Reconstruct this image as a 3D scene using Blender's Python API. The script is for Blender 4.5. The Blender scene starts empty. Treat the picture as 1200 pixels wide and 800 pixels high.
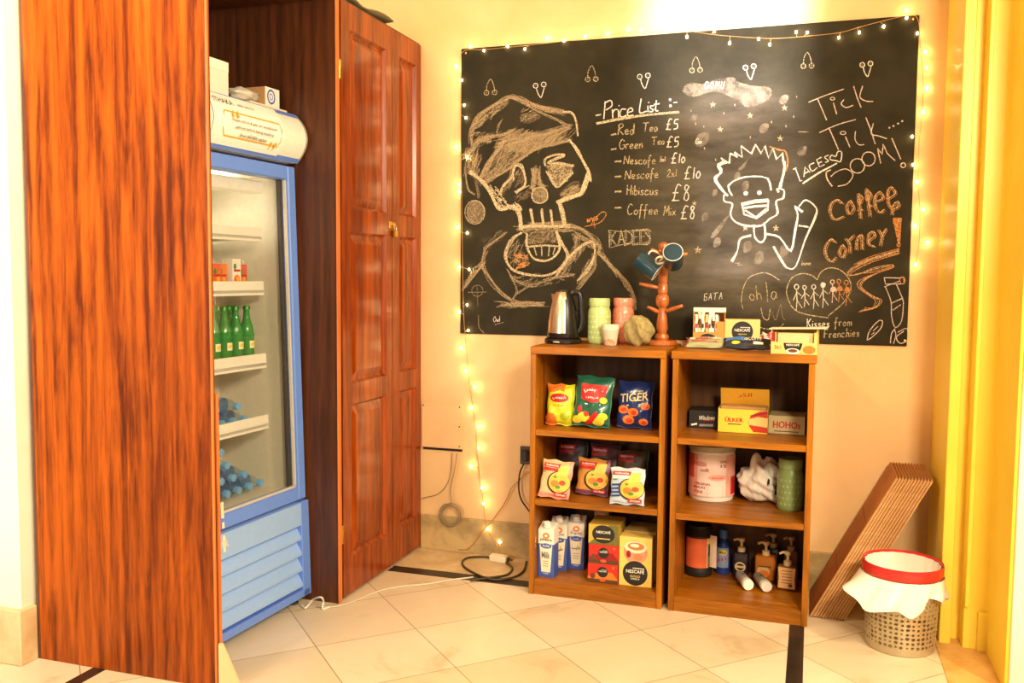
import bpy, bmesh, math, random
from mathutils import Vector, Matrix
random.seed(7)
scene = bpy.context.scene
C = scene.collection
PI = math.pi

# ------------------------------------------------------------------ camera
F_PX, YAW, TILT, ROLL, CAM_H = 1074.29, .3166, .072, .0078, 1.4
_f = Vector((-math.sin(YAW)*math.cos(TILT), math.cos(YAW)*math.cos(TILT), -math.sin(TILT)))
_r0 = Vector((math.cos(YAW), math.sin(YAW), 0)); _u0 = _r0.cross(_f)
_r = _r0*math.cos(ROLL)+_u0*math.sin(ROLL); _u = _u0*math.cos(ROLL)-_r0*math.sin(ROLL)
cam_d = bpy.data.cameras.new('camera'); cam = bpy.data.objects.new('camera', cam_d); C.objects.link(cam)
cam_d.sensor_width = 36; cam_d.lens = F_PX*36/1200; cam_d.clip_start = .02
m3 = Matrix((_r, _u, -_f)).transposed()
cam.matrix_world = Matrix.Translation((0, 0, CAM_H)) @ m3.to_4x4()
scene.camera = cam

# survey helpers: a sight line from the tripod to a known plane of the room
def sight(px, py): return _f+_r*((px-600)/F_PX)-_u*((py-400)/F_PX)
def at_z(px, py, z=0.): d = sight(px, py); return Vector((0, 0, CAM_H))+d*((z-CAM_H)/d.z)
def at_y(px, py, Y): d = sight(px, py); return Vector((0, 0, CAM_H))+d*(Y/d.y)
def at_x(px, py, X): d = sight(px, py); return Vector((0, 0, CAM_H))+d*(X/d.x)

# ------------------------------------------------------------------ light and exposure
vs = scene.view_settings
vs.view_transform = 'Standard'; vs.look = 'None'; vs.gamma = 1; vs.use_curve_mapping = False
vs.exposure = 0.35
scene.display_settings.display_device = 'sRGB'
scene.cycles.use_denoising = True
scene.cycles.max_bounces = 8; scene.cycles.transparent_max_bounces = 32
scene.cycles.sample_clamp_indirect = 6
W = bpy.data.worlds.new('world'); scene.world = W; W.use_nodes = True
W.node_tree.nodes['Background'].inputs[0].default_value = (1, .80, .54, 1)
W.node_tree.nodes['Background'].inputs[1].default_value = .30
def area(name, loc, target, sx, sy, power, color, spread=180):
    d = bpy.data.lights.new(name, 'AREA'); d.shape = 'RECTANGLE'; d.size = sx; d.size_y = sy
    d.energy = power; d.color = color; d.spread = math.radians(spread)
    o = bpy.data.objects.new(name, d); C.objects.link(o); o.location = loc
    o.rotation_euler = (Vector(target)-Vector(loc)).to_track_quat('-Z', 'Y').to_euler(); return o
area('ceiling_lamp', (-2.05, 2.08, 2.98), (-2.1, 2.6, 1.9), .3, .3, 27, (1, .76, .42))
area('side_lamp', (2.0, 1.55, 2.5), (-.2, 3.9, .6), .35, .35, 70, (1, .81, .54))
area('front_fill', (1.0, .2, 2.5), (.1, 4.0, .9), .5, .5, 98, (1, .82, .56))  # unseen fill, added to brighten the yellow door surround and shelf fronts
area('doorway_daylight', (-1.0, -1.6, 2.35), (-.27, 4.26, 2.25), .46, 1.7, 2.1, (.96, .96, 1), 1.6)
area('doorway_daylight', (-1.0, -1.62, 2.35), (-.42, 4.26, 2.6), .66, .9, 5, (.96, .96, 1), 3)
area('hall_daylight', (-2.2, -1.2, 1.7), (-2.9, 2.6, 1.4), .8, 1.6, 22, (1, .96, .84), 60)

# ------------------------------------------------------------------ helpers
def lin(c):
    return tuple((v/12.92 if v <= .04045 else ((v+.055)/1.055)**2.4) for v in c)
_mats = {}
def col(r, g, b, rough=.5, metal=0., coat=0., spec=.5):
    """plain paint or print colour, 0-255 display values"""
    k = (r, g, b, rough, metal, coat, spec)
    if k in _mats: return _mats[k]
    m = bpy.data.materials.new('tone_%02x%02x%02x' % (r, g, b)); m.use_nodes = True
    nt = m.node_tree; p = nt.nodes['Principled BSDF']; c = lin((r/255, g/255, b/255))
    tc = nt.nodes.new('ShaderNodeTexCoord'); nz = nt.nodes.new('ShaderNodeTexNoise')
    nz.inputs['Scale'].default_value = 60; nz.inputs['Detail'].default_value = 2
    nt.links.new(tc.outputs['Object'], nz.inputs['Vector'])
    mx = nt.nodes.new('ShaderNodeMix'); mx.data_type = 'RGBA'
    mx.inputs[6].default_value = tuple(v*.92 for v in c)+(1,); mx.inputs[7].default_value = tuple(min(1, v*1.06) for v in c)+(1,)
    nt.links.new(nz.outputs['Fac'], mx.inputs[0]); nt.links.new(mx.outputs[2], p.inputs['Base Color'])
    p.inputs['Roughness'].default_value = rough; p.inputs['Metallic'].default_value = metal
    p.inputs['Coat Weight'].default_value = coat; p.inputs['Specular IOR Level'].default_value = spec
    _mats[k] = m; return m
def new_mat(name):
    m = bpy.data.materials.new(name); m.use_nodes = True
    return m, m.node_tree, m.node_tree.nodes['Principled BSDF']
def node(nt, t, **kw):
    n = nt.nodes.new(t)
    for k, v in kw.items():
        if k.startswith('i_'): n.inputs[k[2:].replace('_', ' ')].default_value = v
        else: setattr(n, k, v)
    return n
def ramp(nt, stops):
    n = nt.nodes.new('ShaderNodeValToRGB'); e = n.color_ramp.elements
    while len(e) < len(stops): e.new(.5)
    for q, (p, c) in zip(e, stops): q.position = p; q.color = tuple(c)+(1,)
    return n
def wood(name, dark, mid, light, axis='z', scale=1., rough=.35, coat=.3, plank=None, spec=.5):
    m, nt, p = new_mat(name); L = nt.links.new
    dark, mid, light = [lin(tuple(v/255 for v in c)) for c in (dark, mid, light)]
    tc = node(nt, 'ShaderNodeTexCoord'); mp = node(nt, 'ShaderNodeMapping')
    s = {'z': (11, 11, .8), 'x': (.8, 11, 11), 'y': (11, .8, 11)}[axis]
    mp.inputs['Scale'].default_value = tuple(v*scale for v in s)
    L(tc.outputs['Object'], mp.inputs['Vector'])
    vec = mp.outputs['Vector']
    n1 = node(nt, 'ShaderNodeTexNoise', i_Scale=1.6, i_Detail=5., i_Roughness=.6, i_Distortion=1.1); L(vec, n1.inputs['Vector'])
    n2 = node(nt, 'ShaderNodeTexNoise', i_Scale=9., i_Detail=3., i_Roughness=.7); L(vec, n2.inputs['Vector'])
    wv = node(nt, 'ShaderNodeTexWave', i_Scale=.55, i_Distortion=7., i_Detail=3.); wv.inputs['Detail Scale'].default_value = .7; L(vec, wv.inputs['Vector'])
    a = node(nt, 'ShaderNodeMath', operation='MULTIPLY_ADD'); L(wv.outputs['Fac'], a.inputs[0]); a.inputs[1].default_value = .12; L(n1.outputs['Fac'], a.inputs[2])
    b = node(nt, 'ShaderNodeMath', operation='MULTIPLY_ADD'); L(n2.outputs['Fac'], b.inputs[0]); b.inputs[1].default_value = .42; L(a.outputs[0], b.inputs[2])
    last = b.outputs[0]
    if plank:
        sx = node(nt, 'ShaderNodeSeparateXYZ'); L(tc.outputs['Object'], sx.inputs[0])
        d = node(nt, 'ShaderNodeMath', operation='DIVIDE'); L(sx.outputs[0], d.inputs[0]); d.inputs[1].default_value = plank
        f = node(nt, 'ShaderNodeMath', operation='FLOOR'); L(d.outputs[0], f.inputs[0])
        wn = node(nt, 'ShaderNodeTexWhiteNoise', noise_dimensions='1D'); L(f.outputs[0], wn.inputs['W'])
        q = node(nt, 'ShaderNodeMath', operation='MULTIPLY_ADD'); L(wn.outputs['Value'], q.inputs[0]); q.inputs[1].default_value = .16; L(last, q.inputs[2]); last = q.outputs[0]
    r = ramp(nt, [(.42, dark), (.66, mid), (.98, light)]); L(last, r.inputs[0])
    L(r.outputs[0], p.inputs['Base Color'])
    bp = node(nt, 'ShaderNodeBump', i_Strength=.12, i_Distance=.004); L(last, bp.inputs['Height']); L(bp.outputs[0], p.inputs['Normal'])
    p.inputs['Roughness'].default_value = rough; p.inputs['Coat Weight'].default_value = coat; p.inputs['Coat Roughness'].default_value = .2
    p.inputs['Specular IOR Level'].default_value = spec
    return m
def plaster(name, c, c2, bump=.15, rough=.8, scale=3.):
    m, nt, p = new_mat(name); L = nt.links.new
    tc = node(nt, 'ShaderNodeTexCoord')
    n = node(nt, 'ShaderNodeTexNoise', i_Scale=scale, i_Detail=6., i_Roughness=.6); L(tc.outputs['Object'], n.inputs['Vector'])
    r = ramp(nt, [(.35, lin(tuple(v/255 for v in c2))), (.6, lin(tuple(v/255 for v in c)))]); L(n.outputs['Fac'], r.inputs[0]); L(r.outputs[0], p.inputs['Base Color'])
    n2 = node(nt, 'ShaderNodeTexNoise', i_Scale=90., i_Detail=3.); L(tc.outputs['Object'], n2.inputs['Vector'])
    bp = node(nt, 'ShaderNodeBump', i_Strength=bump, i_Distance=.003); L(n2.outputs['Fac'], bp.inputs['Height']); L(bp.outputs[0], p.inputs['Normal'])
    p.inputs['Roughness'].default_value = rough
    return m
def clear(name, tint, gloss=.08, rough=.02):
    m, nt, p = new_mat(name); nt.nodes.remove(p); out = nt.nodes['Material Output']
    t = node(nt, 'ShaderNodeBsdfTransparent'); t.inputs[0].default_value = tuple(tint)+(1,)
    g = node(nt, 'ShaderNodeBsdfGlossy'); g.inputs['Roughness'].default_value = rough
    x = node(nt, 'ShaderNodeMixShader'); x.inputs[0].default_value = gloss; nt.links.new(t.outputs[0], x.inputs[1]); nt.links.new(g.outputs[0], x.inputs[2])
    nt.links.new(x.outputs[0], out.inputs[0]); return m
def film(name, c, alpha, rough=.35):
    """thin plastic: partly see-through"""
    m, nt, p = new_mat(name); p.inputs['Base Color'].default_value = lin(tuple(v/255 for v in c))+(1,)
    p.inputs['Alpha'].default_value = alpha; p.inputs['Roughness'].default_value = rough; return m
def chalk(name, c, lo, hi, scale=260.):
    m, nt, p = new_mat(name); L = nt.links.new
    p.inputs['Base Color'].default_value = lin(tuple(v/255 for v in c))+(1,); p.inputs['Roughness'].default_value = 1; p.inputs['Specular IOR Level'].default_value = 0
    tc = node(nt, 'ShaderNodeTexCoord'); n = node(nt, 'ShaderNodeTexNoise', i_Scale=scale, i_Detail=3., i_Roughness=.7); L(tc.outputs['Object'], n.inputs['Vector'])
    mr = node(nt, 'ShaderNodeMapRange'); mr.inputs['From Min'].default_value = .35; mr.inputs['From Max'].default_value = .65
    mr.inputs['To Min'].default_value = lo; mr.inputs['To Max'].default_value = hi
    L(n.outputs['Fac'], mr.inputs['Value']); L(mr.outputs[0], p.inputs['Alpha']); return m

# ---- mesh building
def link(name, me, parent=None, loc=None, rot=None):
    o = bpy.data.objects.new(name, me); C.objects.link(o)
    if parent is not None: o.parent = parent
    if loc is not None: o.location = loc
    if rot is not None: o.rotation_euler = rot
    return o
def obj(name, bm, mats, parent=None, loc=None, rot=None, smooth=None):
    me = bpy.data.meshes.new(name)
    bmesh.ops.recalc_face_normals(bm, faces=bm.faces[:]) if smooth != 'raw' else None
    bm.to_mesh(me); bm.free()
    for m in (mats if isinstance(mats, (list, tuple)) else [mats]): me.materials.append(m)
    if smooth:
        for p in me.polygons: p.use_smooth = True
        if smooth != 'raw': me.set_sharp_from_angle(angle=smooth if smooth is not True else .7)
    return link(name, me, parent, loc, rot)
def tag(o, label=None, cat=None, group=None, kind=None):
    if label: o['label'] = label
    if cat: o['category'] = cat
    if group: o['group'] = group
    if kind: o['kind'] = kind
    return o
def thing(name, label, cat, loc=(0, 0, 0), rotz=0, group=None):
    o = link(name, None, None, loc, (0, 0, rotz)); o.empty_display_size = .05
    return tag(o, label, cat, group)
def struct(name, bm, m, smooth=None):
    return tag(obj(name, bm, m, smooth=smooth), kind='structure')
def copy_tree(o, loc, rotz=None, label=None, group=None):
    def rec(s, par):
        c = s.copy(); C.objects.link(c)
        if par is not None: c.parent = par; c.matrix_parent_inverse = Matrix()
        for ch in [k for k in C.objects if k.parent == s]: rec(ch, c)
        return c
    r = rec(o, None); r.location = loc
    if rotz is not None: r.rotation_euler.z = rotz
    if label: r['label'] = label
    if group: r['group'] = group
    return r
def bx(bm, x0, x1, y0, y1, z0, z1, bev=0., mi=0, seg=1):
    r = bmesh.ops.create_cube(bm, size=1); vs_ = r['verts']
    for v in vs_: v.co = Vector(((x0+x1)/2+v.co.x*(x1-x0), (y0+y1)/2+v.co.y*(y1-y0), (z0+z1)/2+v.co.z*(z1-z0)))
    fs = set(f for v in vs_ for f in v.link_faces)
    for f in fs: f.material_index = mi
    if bev > 0:
        es = set(e for v in vs_ for e in v.link_edges)
        bmesh.ops.bevel(bm, geom=list(es), offset=bev, segments=seg, affect='EDGES', profile=.5)
    return vs_
def box(name, x0, x1, y0, y1, z0, z1, m, parent=None, bev=0., **kw):
    bm = bmesh.new(); bx(bm, x0, x1, y0, y1, z0, z1, bev); return obj(name, bm, m, parent, **kw)
def lathe(bm, prof, segs=24, mi=0, mat=None, cap=True):
    rings = []
    for r, z in prof:
        ring = []
        for k in range(segs):
            a = 2*PI*k/segs; v = Vector((r*math.cos(a), r*math.sin(a), z))
            ring.append(bm.verts.new(mat @ v if mat else v))
        rings.append(ring)
    for a, b in zip(rings, rings[1:]):
        for k in range(segs):
            bm.faces.new((a[k], a[(k+1) % segs], b[(k+1) % segs], b[k])).material_index = mi
    if cap:
        if prof[0][0] > 1e-5: bm.faces.new(rings[0][::-1]).material_index = mi
        if prof[-1][0] > 1e-5: bm.faces.new(rings[-1]).material_index = mi
def turned(name, prof, m, parent=None, segs=24, mat=None, cap=True, ang=.6, **kw):
    bm = bmesh.new(); lathe(bm, prof, segs, 0, mat, cap); return obj(name, bm, m, parent, smooth=ang, **kw)
def spline(pts, n=6, closed=False):
    P = [Vector(p) for p in pts]
    if len(P) < 3: return P
    out = []; N = len(P)
    for i in range(N if closed else N-1):
        p0 = P[(i-1) % N] if closed or i > 0 else P[0]*2-P[1]
        p1 = P[i]; p2 = P[(i+1) % N]
        p3 = P[(i+2) % N] if closed or i+2 < N else P[-1]*2-P[-2]
        for k in range(n):
            t = k/n; out.append(.5*((2*p1)+(p2-p0)*t+(2*p0-5*p1+4*p2-p3)*t*t+(3*p1-p0-3*p2+p3)*t**3))
    if not closed: out.append(P[-1])
    else: out.append(out[0].copy())
    return out
def tube(bm, pts, r, segs=8, mi=0, flat=None):
    pts = [Vector(p) for p in pts]; n = len(pts); rings = []
    up = Vector((.13, .21, .97))
    for i, p in enumerate(pts):
        t = (pts[min(i+1, n-1)]-pts[max(i-1, 0)])
        if t.length < 1e-9: t = Vector((0, 0, 1))
        t.normalize(); a = t.cross(up)
        if a.length < 1e-3: a = t.cross(Vector((1, 0, 0)))
        a.normalize(); b = a.cross(t); up = b.copy()
        rr = r(i/(n-1)) if callable(r) else r
        rings.append([bm.verts.new(p+(a*math.cos(2*PI*k/segs)+b*math.sin(2*PI*k/segs))*rr) for k in range(segs)])
    for A, B in zip(rings, rings[1:]):
        for k in range(segs): bm.faces.new((A[k], A[(k+1) % segs], B[(k+1) % segs], B[k])).material_index = mi
    bm.faces.new(rings[0][::-1]).material_index = mi; bm.faces.new(rings[-1]).material_index = mi
def cord(name, pts, r, m, parent=None, n=8, closed=False, segs=8):
    bm = bmesh.new(); tube(bm, spline(pts, n, closed), r, segs); return obj(name, bm, m, parent, smooth='raw')

# ---- print on packages: flat shapes and lettering laid on a face
_txt = {}
def text_mesh(s):
    if s not in _txt:
        cu = bpy.data.curves.new('lettering', 'FONT'); cu.body = s; cu.resolution_u = 2; cu.offset = .012; cu.align_x = 'CENTER'; cu.align_y = 'CENTER'
        o = bpy.data.objects.new('lettering', cu); C.objects.link(o)
        me = bpy.data.meshes.new_from_object(o.evaluated_get(bpy.context.evaluated_depsgraph_get()))
        V = [(v.co.x, v.co.y) for v in me.vertices]; Fc = [tuple(p.vertices) for p in me.polygons]
        bpy.data.objects.remove(o); bpy.data.curves.remove(cu); bpy.data.meshes.remove(me)
        if V:
            xs = [v[0] for v in V]; ys = [v[1] for v in V]; cx, cy = (min(xs)+max(xs))/2, (min(ys)+max(ys))/2
            V = [(x-cx, y-cy) for x, y in V]; _txt[s] = (V, Fc, max(xs)-min(xs), max(ys)-min(ys))
        else: _txt[s] = ([], [], 1, 1)
    return _txt[s]
class Art:
    def __init__(self, flat=False): self.items = []; self.mats = []; self.flat = flat
    def _mi(self, m):
        if m not in self.mats: self.mats.append(m)
        return self.mats.index(m)
    def add(self, V, Fc, m): self.items.append((V, Fc, self._mi(m))); return self
    def rect(self, x0, z0, x1, z1, m, n=6):
        V = [(x0+(x1-x0)*i/n, z0+(z1-z0)*j/n) for j in range(n+1) for i in range(n+1)]
        Fc = [(j*(n+1)+i, j*(n+1)+i+1, (j+1)*(n+1)+i+1, (j+1)*(n+1)+i) for j in range(n) for i in range(n)]
        return self.add(V, Fc, m)
    def ell(self, cx, cz, rx, rz, m, a0=0, a1=360, seg=28):
        R = 4; V = [(cx, cz)]; Fc = []
        for k in range(1, R+1):
            for i in range(seg+1):
                a = math.radians(a0+(a1-a0)*i/seg); V.append((cx+rx*k/R*math.cos(a), cz+rz*k/R*math.sin(a)))
        for i in range(seg): Fc.append((0, 1+i, 2+i))
        for k in range(R-1):
            for i in range(seg):
                a = 1+k*(seg+1)+i; Fc.append((a, a+seg+1, a+seg+2, a+1))
        return self.add(V, Fc, m)
    def poly(self, pts, m, fine=3):
        bm = bmesh.new(); vs_ = [bm.verts.new((x, z, 0)) for x, z in pts]; bm.faces.new(vs_)
        bmesh.ops.triangulate(bm, faces=bm.faces[:])
        if fine: bmesh.ops.subdivide_edges(bm, edges=bm.edges[:], cuts=fine, use_grid_fill=True)
        bm.verts.index_update(); V = [(v.co.x, v.co.y) for v in bm.verts]; Fc = [tuple(v.index for v in f.verts) for f in bm.faces]; bm.free()
        return self.add(V, Fc, m)
    def line(self, pts, w, m, n=1):
        P = spline([(x, z, 0) for x, z in pts], n) if n > 1 else [Vector((x, z, 0)) for x, z in pts]
        V = []; N = len(P)
        for i, p in enumerate(P):
            t = P[min(i+1, N-1)]-P[max(i-1, 0)]; t = t.normalized() if t.length > 1e-9 else Vector((1, 0, 0))
            q = Vector((-t.y, t.x, 0))*w/2; V += [(p.x+q.x, p.y+q.y), (p.x-q.x, p.y-q.y)]
        return self.add(V, [(2*i, 2*i+2, 2*i+3, 2*i+1) for i in range(N-1)], m)
    def text(self, s, cx, cz, h, m, w=None, shear=0., rot=0.):
        V, Fc, tw, th = text_mesh(s); k = h/th; kx = w/tw if w else k; c, sn = math.cos(rot), math.sin(rot)
        out = []
        for x, y in V:
            X, Y = x*kx+y*k*shear, y*k; out.append((cx+X*c-Y*sn, cz+X*sn+Y*c))
        return self.add(out, Fc, m)
    def build(self, name, parent, fn, label=None, step=.00016):
        V = []; Fc = []; MI = []
        for l, (vs_, fs, mi) in enumerate(self.items):
            b = len(V); V += [fn(x, z, (min(l, 1) if self.flat else l)*step+step) for x, z in vs_]
            for f in fs: Fc.append(tuple(b+i for i in f)); MI.append(mi)
        me = bpy.data.meshes.new(name); me.from_pydata([tuple(v) for v in V], [], Fc)
        for m in self.mats: me.materials.append(m)
        for p, mi in zip(me.polygons, MI): p.material_index = mi
        o = link(name, me, parent)
        if label: o['label'] = label
        return o
def face_front(y): return lambda x, z, l: Vector((x, y-l, z))
def face_round(R, z0=0., a0=-PI/2):
    return lambda x, z, l: Vector(((R+l)*math.cos(a0+x/R), (R+l)*math.sin(a0+x/R), z0+z))
# ------------------------------------------------------------------ materials of the room
D = 4.26                                         # back wall
CX = -1.8775                                     # front plane of the built-in closet
m_wall = plaster('cream_plaster', (240, 200, 146), (232, 190, 132))
m_white = plaster('pale_plaster', (244, 236, 214), (236, 226, 200))
m_yellow = plaster('yellow_gloss_paint', (255, 226, 84), (252, 218, 72), bump=.05, rough=.4)
m_stone = plaster('beige_stone', (222, 196, 150), (196, 166, 118), rough=.4, scale=7)
m_skirt = plaster('worn_skirting', (206, 176, 118), (150, 124, 78), rough=.6, scale=6)
m_dark = plaster('dark_marble', (46, 40, 34), (28, 25, 22), rough=.3, scale=9)
m_sill = plaster('tan_stone', (226, 178, 104), (204, 150, 78), rough=.5, scale=8)
def floor_mat():
    m, nt, p = new_mat('marble_tiles'); L = nt.links.new
    g = node(nt, 'ShaderNodeNewGeometry'); mp = node(nt, 'ShaderNodeMapping'); mp.inputs['Rotation'].default_value = (0, 0, -PI/4)
    L(g.outputs['Position'], mp.inputs[0])
    ad = node(nt, 'ShaderNodeVectorMath', operation='ADD'); L(mp.outputs[0], ad.inputs[0]); ad.inputs[1].default_value = (4-.0657, 4-.127, 0)
    bt = node(nt, 'ShaderNodeTexBrick', offset=0., squash=1.)
    for k, v in (('Scale', 1.), ('Mortar Size', .0016), ('Mortar Smooth', .1), ('Bias', 0.), ('Brick Width', .4002), ('Row Height', .4002)): bt.inputs[k].default_value = v
    bt.inputs['Color1'].default_value = lin((.92, .87, .78))+(1,); bt.inputs['Color2'].default_value = lin((.87, .80, .68))+(1,); bt.inputs['Mortar'].default_value = lin((.52, .42, .30))+(1,)
    L(ad.outputs[0], bt.inputs['Vector'])
    n = node(nt, 'ShaderNodeTexNoise', i_Scale=2.2, i_Detail=8., i_Roughness=.65, i_Distortion=1.8); L(ad.outputs[0], n.inputs['Vector'])
    r = ramp(nt, [(.28, lin((.80, .70, .56))), (.42, lin((.97, .94, .89))), (.7, (1, 1, 1))]); L(n.outputs['Fac'], r.inputs[0])
    mx = node(nt, 'ShaderNodeMix', data_type='RGBA', blend_type='MULTIPLY'); mx.inputs[0].default_value = .6
    L(bt.outputs['Color'], mx.inputs[6]); L(r.outputs[0], mx.inputs[7]); L(mx.outputs[2], p.inputs['Base Color'])
    p.inputs['Roughness'].default_value = .32; return m
m_panel = wood('stained_pine', (40, 14, 1), (98, 36, 3), (180, 84, 12), plank=.145, rough=.42, coat=.06, spec=.25)
m_inner = wood('dark_stained_ply', (36, 17, 8), (72, 36, 16), (104, 56, 26), rough=.5, coat=.1)
m_door = wood('varnished_mahogany', (58, 18, 1), (122, 44, 3), (176, 78, 10), rough=.27, coat=.32, spec=.3)
m_edge = wood('raw_edge_pine', (168, 84, 34), (206, 112, 48), (226, 140, 70), rough=.5, coat=0)
m_shelf = wood('walnut_board_upright', (78, 40, 4), (136, 78, 8), (184, 112, 18), rough=.42, coat=.06, spec=.3)
m_shelf_x = wood('walnut_board_level', (78, 40, 4), (136, 78, 8), (184, 112, 18), axis='x', rough=.42, coat=.08, spec=.3)
m_back = wood('dark_back_board', (52, 30, 8), (76, 44, 10), (98, 60, 16), rough=.7, coat=0)

# ------------------------------------------------------------------ the setting
def setting():
    b = bmesh.new(); bx(b, -4.2, 3.6, -2.6, D+.1, -.1, 0); struct('floor', b, floor_mat())
    b = bmesh.new(); bx(b, -2.8, .56, D, D+.12, 0, 3.05); struct('wall_back', b, m_wall)
    b = bmesh.new(); bx(b, -2.78, -2.66, 2.5, D, 0, 3.05); struct('wall_left', b, m_wall)
    b = bmesh.new(); bx(b, -4.2, -2.652, 2.49, 2.66, 0, 3.05, .004); struct('wall_left_return', b, m_white)
    b = bmesh.new(); bx(b, -4.2, -2.632, 2.465, 2.545, 0, .2, .004); struct('baseboard_left', b, m_stone)
    b = bmesh.new(); bx(b, CX+.0, .498, D-.016, D, 0, .178, .004); struct('baseboard_back', b, m_skirt)
    b = bmesh.new(); bx(b, -4.2, 3.6, -2.6, D+.1, 3.05, 3.15); struct('ceiling', b, m_white)
    # stepped yellow door surround at the right, then the cream wall that comes forward
    b = bmesh.new(); bx(b, .50, .54, 3.785, D, 0, 3.05, .003); struct('trim_1', b, m_yellow)
    b = bmesh.new(); bx(b, .54, .62, 3.845, D, 0, 3.05); struct('door_1', b, m_yellow)
    b = bmesh.new(); bx(b, .578, .665, 3.76, D-.1, 0, 3.05, .003); bx(b, .578, .592, 3.735, 3.765, .17, 3.05, .002); bx(b, .625, .662, 3.74, 3.77, 0, .15, .003); struct('trim_2', b, m_yellow)
    b = bmesh.new(); bx(b, .657, .70, 3.40, 3.78, 0, 3.05, .002); struct('trim_3', b, m_yellow)
    b = bmesh.new(); bx(b, .668, 3.6, 3.385, 3.52, 0, 3.05, .003); struct('wall_right', b, m_white)
    b = bmesh.new(); bx(b, .485, 3.6, 3.0, 3.86, -.02, .004, .002); struct('trim_4', b, m_sill)
    # inlaid borders of the floor
    b = bmesh.new(); bx(b, CX, -.56, 3.862, 3.94, -.02, .0012); struct('trim_5', b, m_dark)
    b = bmesh.new(); bx(b, CX, .49, 3.94, D, -.02, .0010); struct('trim_6', b, m_stone)
    b = bmesh.new(); bx(b, -.051, .006, -2.5, 3.862, -.02, .0014); struct('trim_7', b, m_dark)
    b = bmesh.new(); bx(b, -2.388, -2.335, -2.5, 2.60, -.02, .0012); struct('trim_8', b, m_dark)
setting()

# ------------------------------------------------------------------ built-in closet
def closet():
    t = thing('closet', 'tall dark-stained built-in wooden closet with open fridge bay and two panelled doors', 'closet', (CX, 2.544, 0))
    def b_(name, x0, x1, y0, y1, z0, z1, m, bev=.002, par=t, label=None):
        o = box(name, x0, x1, y0, y1, z0, z1, m, par, bev)
        if label: o['label'] = label
        return o
    w = -.745
    b_('side_panel', w, -.002, 0, .026, 0, 2.535, m_panel, label='broad orange-brown pine side panel facing the room')
    b_('edge_strip', -.003, .004, .001, .012, 0, 2.535, m_edge)
    b_('inner_batten', -.06, .003, .026, .040, 0, 1.0, m_edge)
    b_('side_panel', w, -.001, .851, .875, 0, 2.535, m_inner, label='dark inner side panel beyond the fridge')
    b_('edge_strip', -.002, .003, .846, .876, 0, 2.535, m_edge)
    b_('side_panel', w, -.04, 1.69, 1.712, 0, 2.52, m_inner)
    b_('top_panel', w, -.003, .027, 1.70, 2.515, 2.535, m_inner)
    b_('back_panel', w-.012, w, .0, 1.71, 0, 2.53, m_inner)
    def door(y0, y1, rounded):
        H = 2.527; z0 = .012; th = .03
        bm = bmesh.new()
        # stiles and rails, with sunk and raised fields between them
        st = .075; zs = [z0, .17, .84, .93, 1.58, 1.68, 2.42, H]
        yl = y0+st; yr = y1-st+.02
        bx(bm, -th, 0, y0, yl, z0, H); bx(bm, -th, 0, yr, y1, z0, H)
        for a, c in ((0, 1), (2, 3), (4, 5), (6, 7)): bx(bm, -th, 0, yl, yr, zs[a], zs[c])
        d = obj('door', bm, m_door, t)
        for a, c in ((1, 2), (3, 4), (5, 6)):
            q = bmesh.new(); p0, p1 = zs[a], zs[c]; i1, i2 = .012, .05
            def ring(y0_, y1_, u0, u1, x): return [q.verts.new((x, y0_, u0)), q.verts.new((x, y1_, u0)), q.verts.new((x, y1_, u1)), q.verts.new((x, y0_, u1))]
            R = [ring(yl, yr, p0, p1, -.001), ring(yl+i1, yr-i1, p0+i1, p1-i1, -.016), ring(yl+i1+.004, yr-i1-.004, p0+i1+.004, p1-i1-.004, -.016), ring(yl+i2, yr-i2, p0+i2, p1-i2, -.004)]
            for A, B in zip(R, R[1:]):
                for k in range(4): q.faces.new((A[k], A[(k+1) % 4], B[(k+1) % 4], B[k]))
            q.faces.new(R[-1]); obj('raised_panel', q, m_door, d)
        return d
    d1 = door(.893, 1.372, False); d2 = door(1.378, 1.706, True)
    b_('hinge', -.03, .004, .876, .892, 2.2, 2.28, m_brass); b_('hinge', -.03, .004, .876, .892, .25, .33, m_brass)
    # brass hasp across the seam
    q = bmesh.new(); bx(q, 0, .004, 1.335, 1.372, 1.615, 1.645, .001); tube(q, [(.002, 1.375, 1.622), (.014, 1.375, 1.622), (.014, 1.392, 1.622), (.002, 1.392, 1.622)], .003)
    bx(q, 0, .004, 1.379, 1.402, 1.612, 1.642, .001)
    obj('hasp', q, m_brass, d1)
    k = thing('padlock', 'small brass padlock hanging from the hasp of the closet doors', 'padlock', (CX+.012, 2.544+1.384, 1.575))
    q = bmesh.new(); bx(q, -.007, .007, -.016, .016, 0, .03, .003, seg=2); obj('lock_body', q, m_brass, k)
    cord('shackle', [(0, -.010, .03), (0, -.010, .046), (0, 0, .054), (0, .010, .046), (0, .010, .03)], .0025, col(210, 205, 190, .25, 1.), k)
m_brass = col(214, 164, 60, .25, 1.)
closet()
def tin_sheet():
    p = at_x(440, 10, CX-.05)
    bm = bmesh.new(); n = 8
    rows = []
    for j in range(5):
        rows.append([bm.verts.new((-.16+.05*j, -.22+.42*i/n-.02*j, .008+.034*abs(math.sin(i*.4+j*.4+.6))*(.5+.1*j))) for i in range(n+1)])
    for a, b in zip(rows, rows[1:]):
        for i in range(n): bm.faces.new((a[i], a[i+1], b[i+1], b[i]))
    o = obj('plastic_sheet', bm, col(120, 112, 84, .5), None, (CX-.05, 3.84, 2.536), smooth=True)
    s = o.modifiers.new('thickness', 'SOLIDIFY'); s.thickness = .006
    tag(o, 'grey-green crumpled sheet lying on top of the closet above its doors', 'sheet')
tin_sheet()
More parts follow.
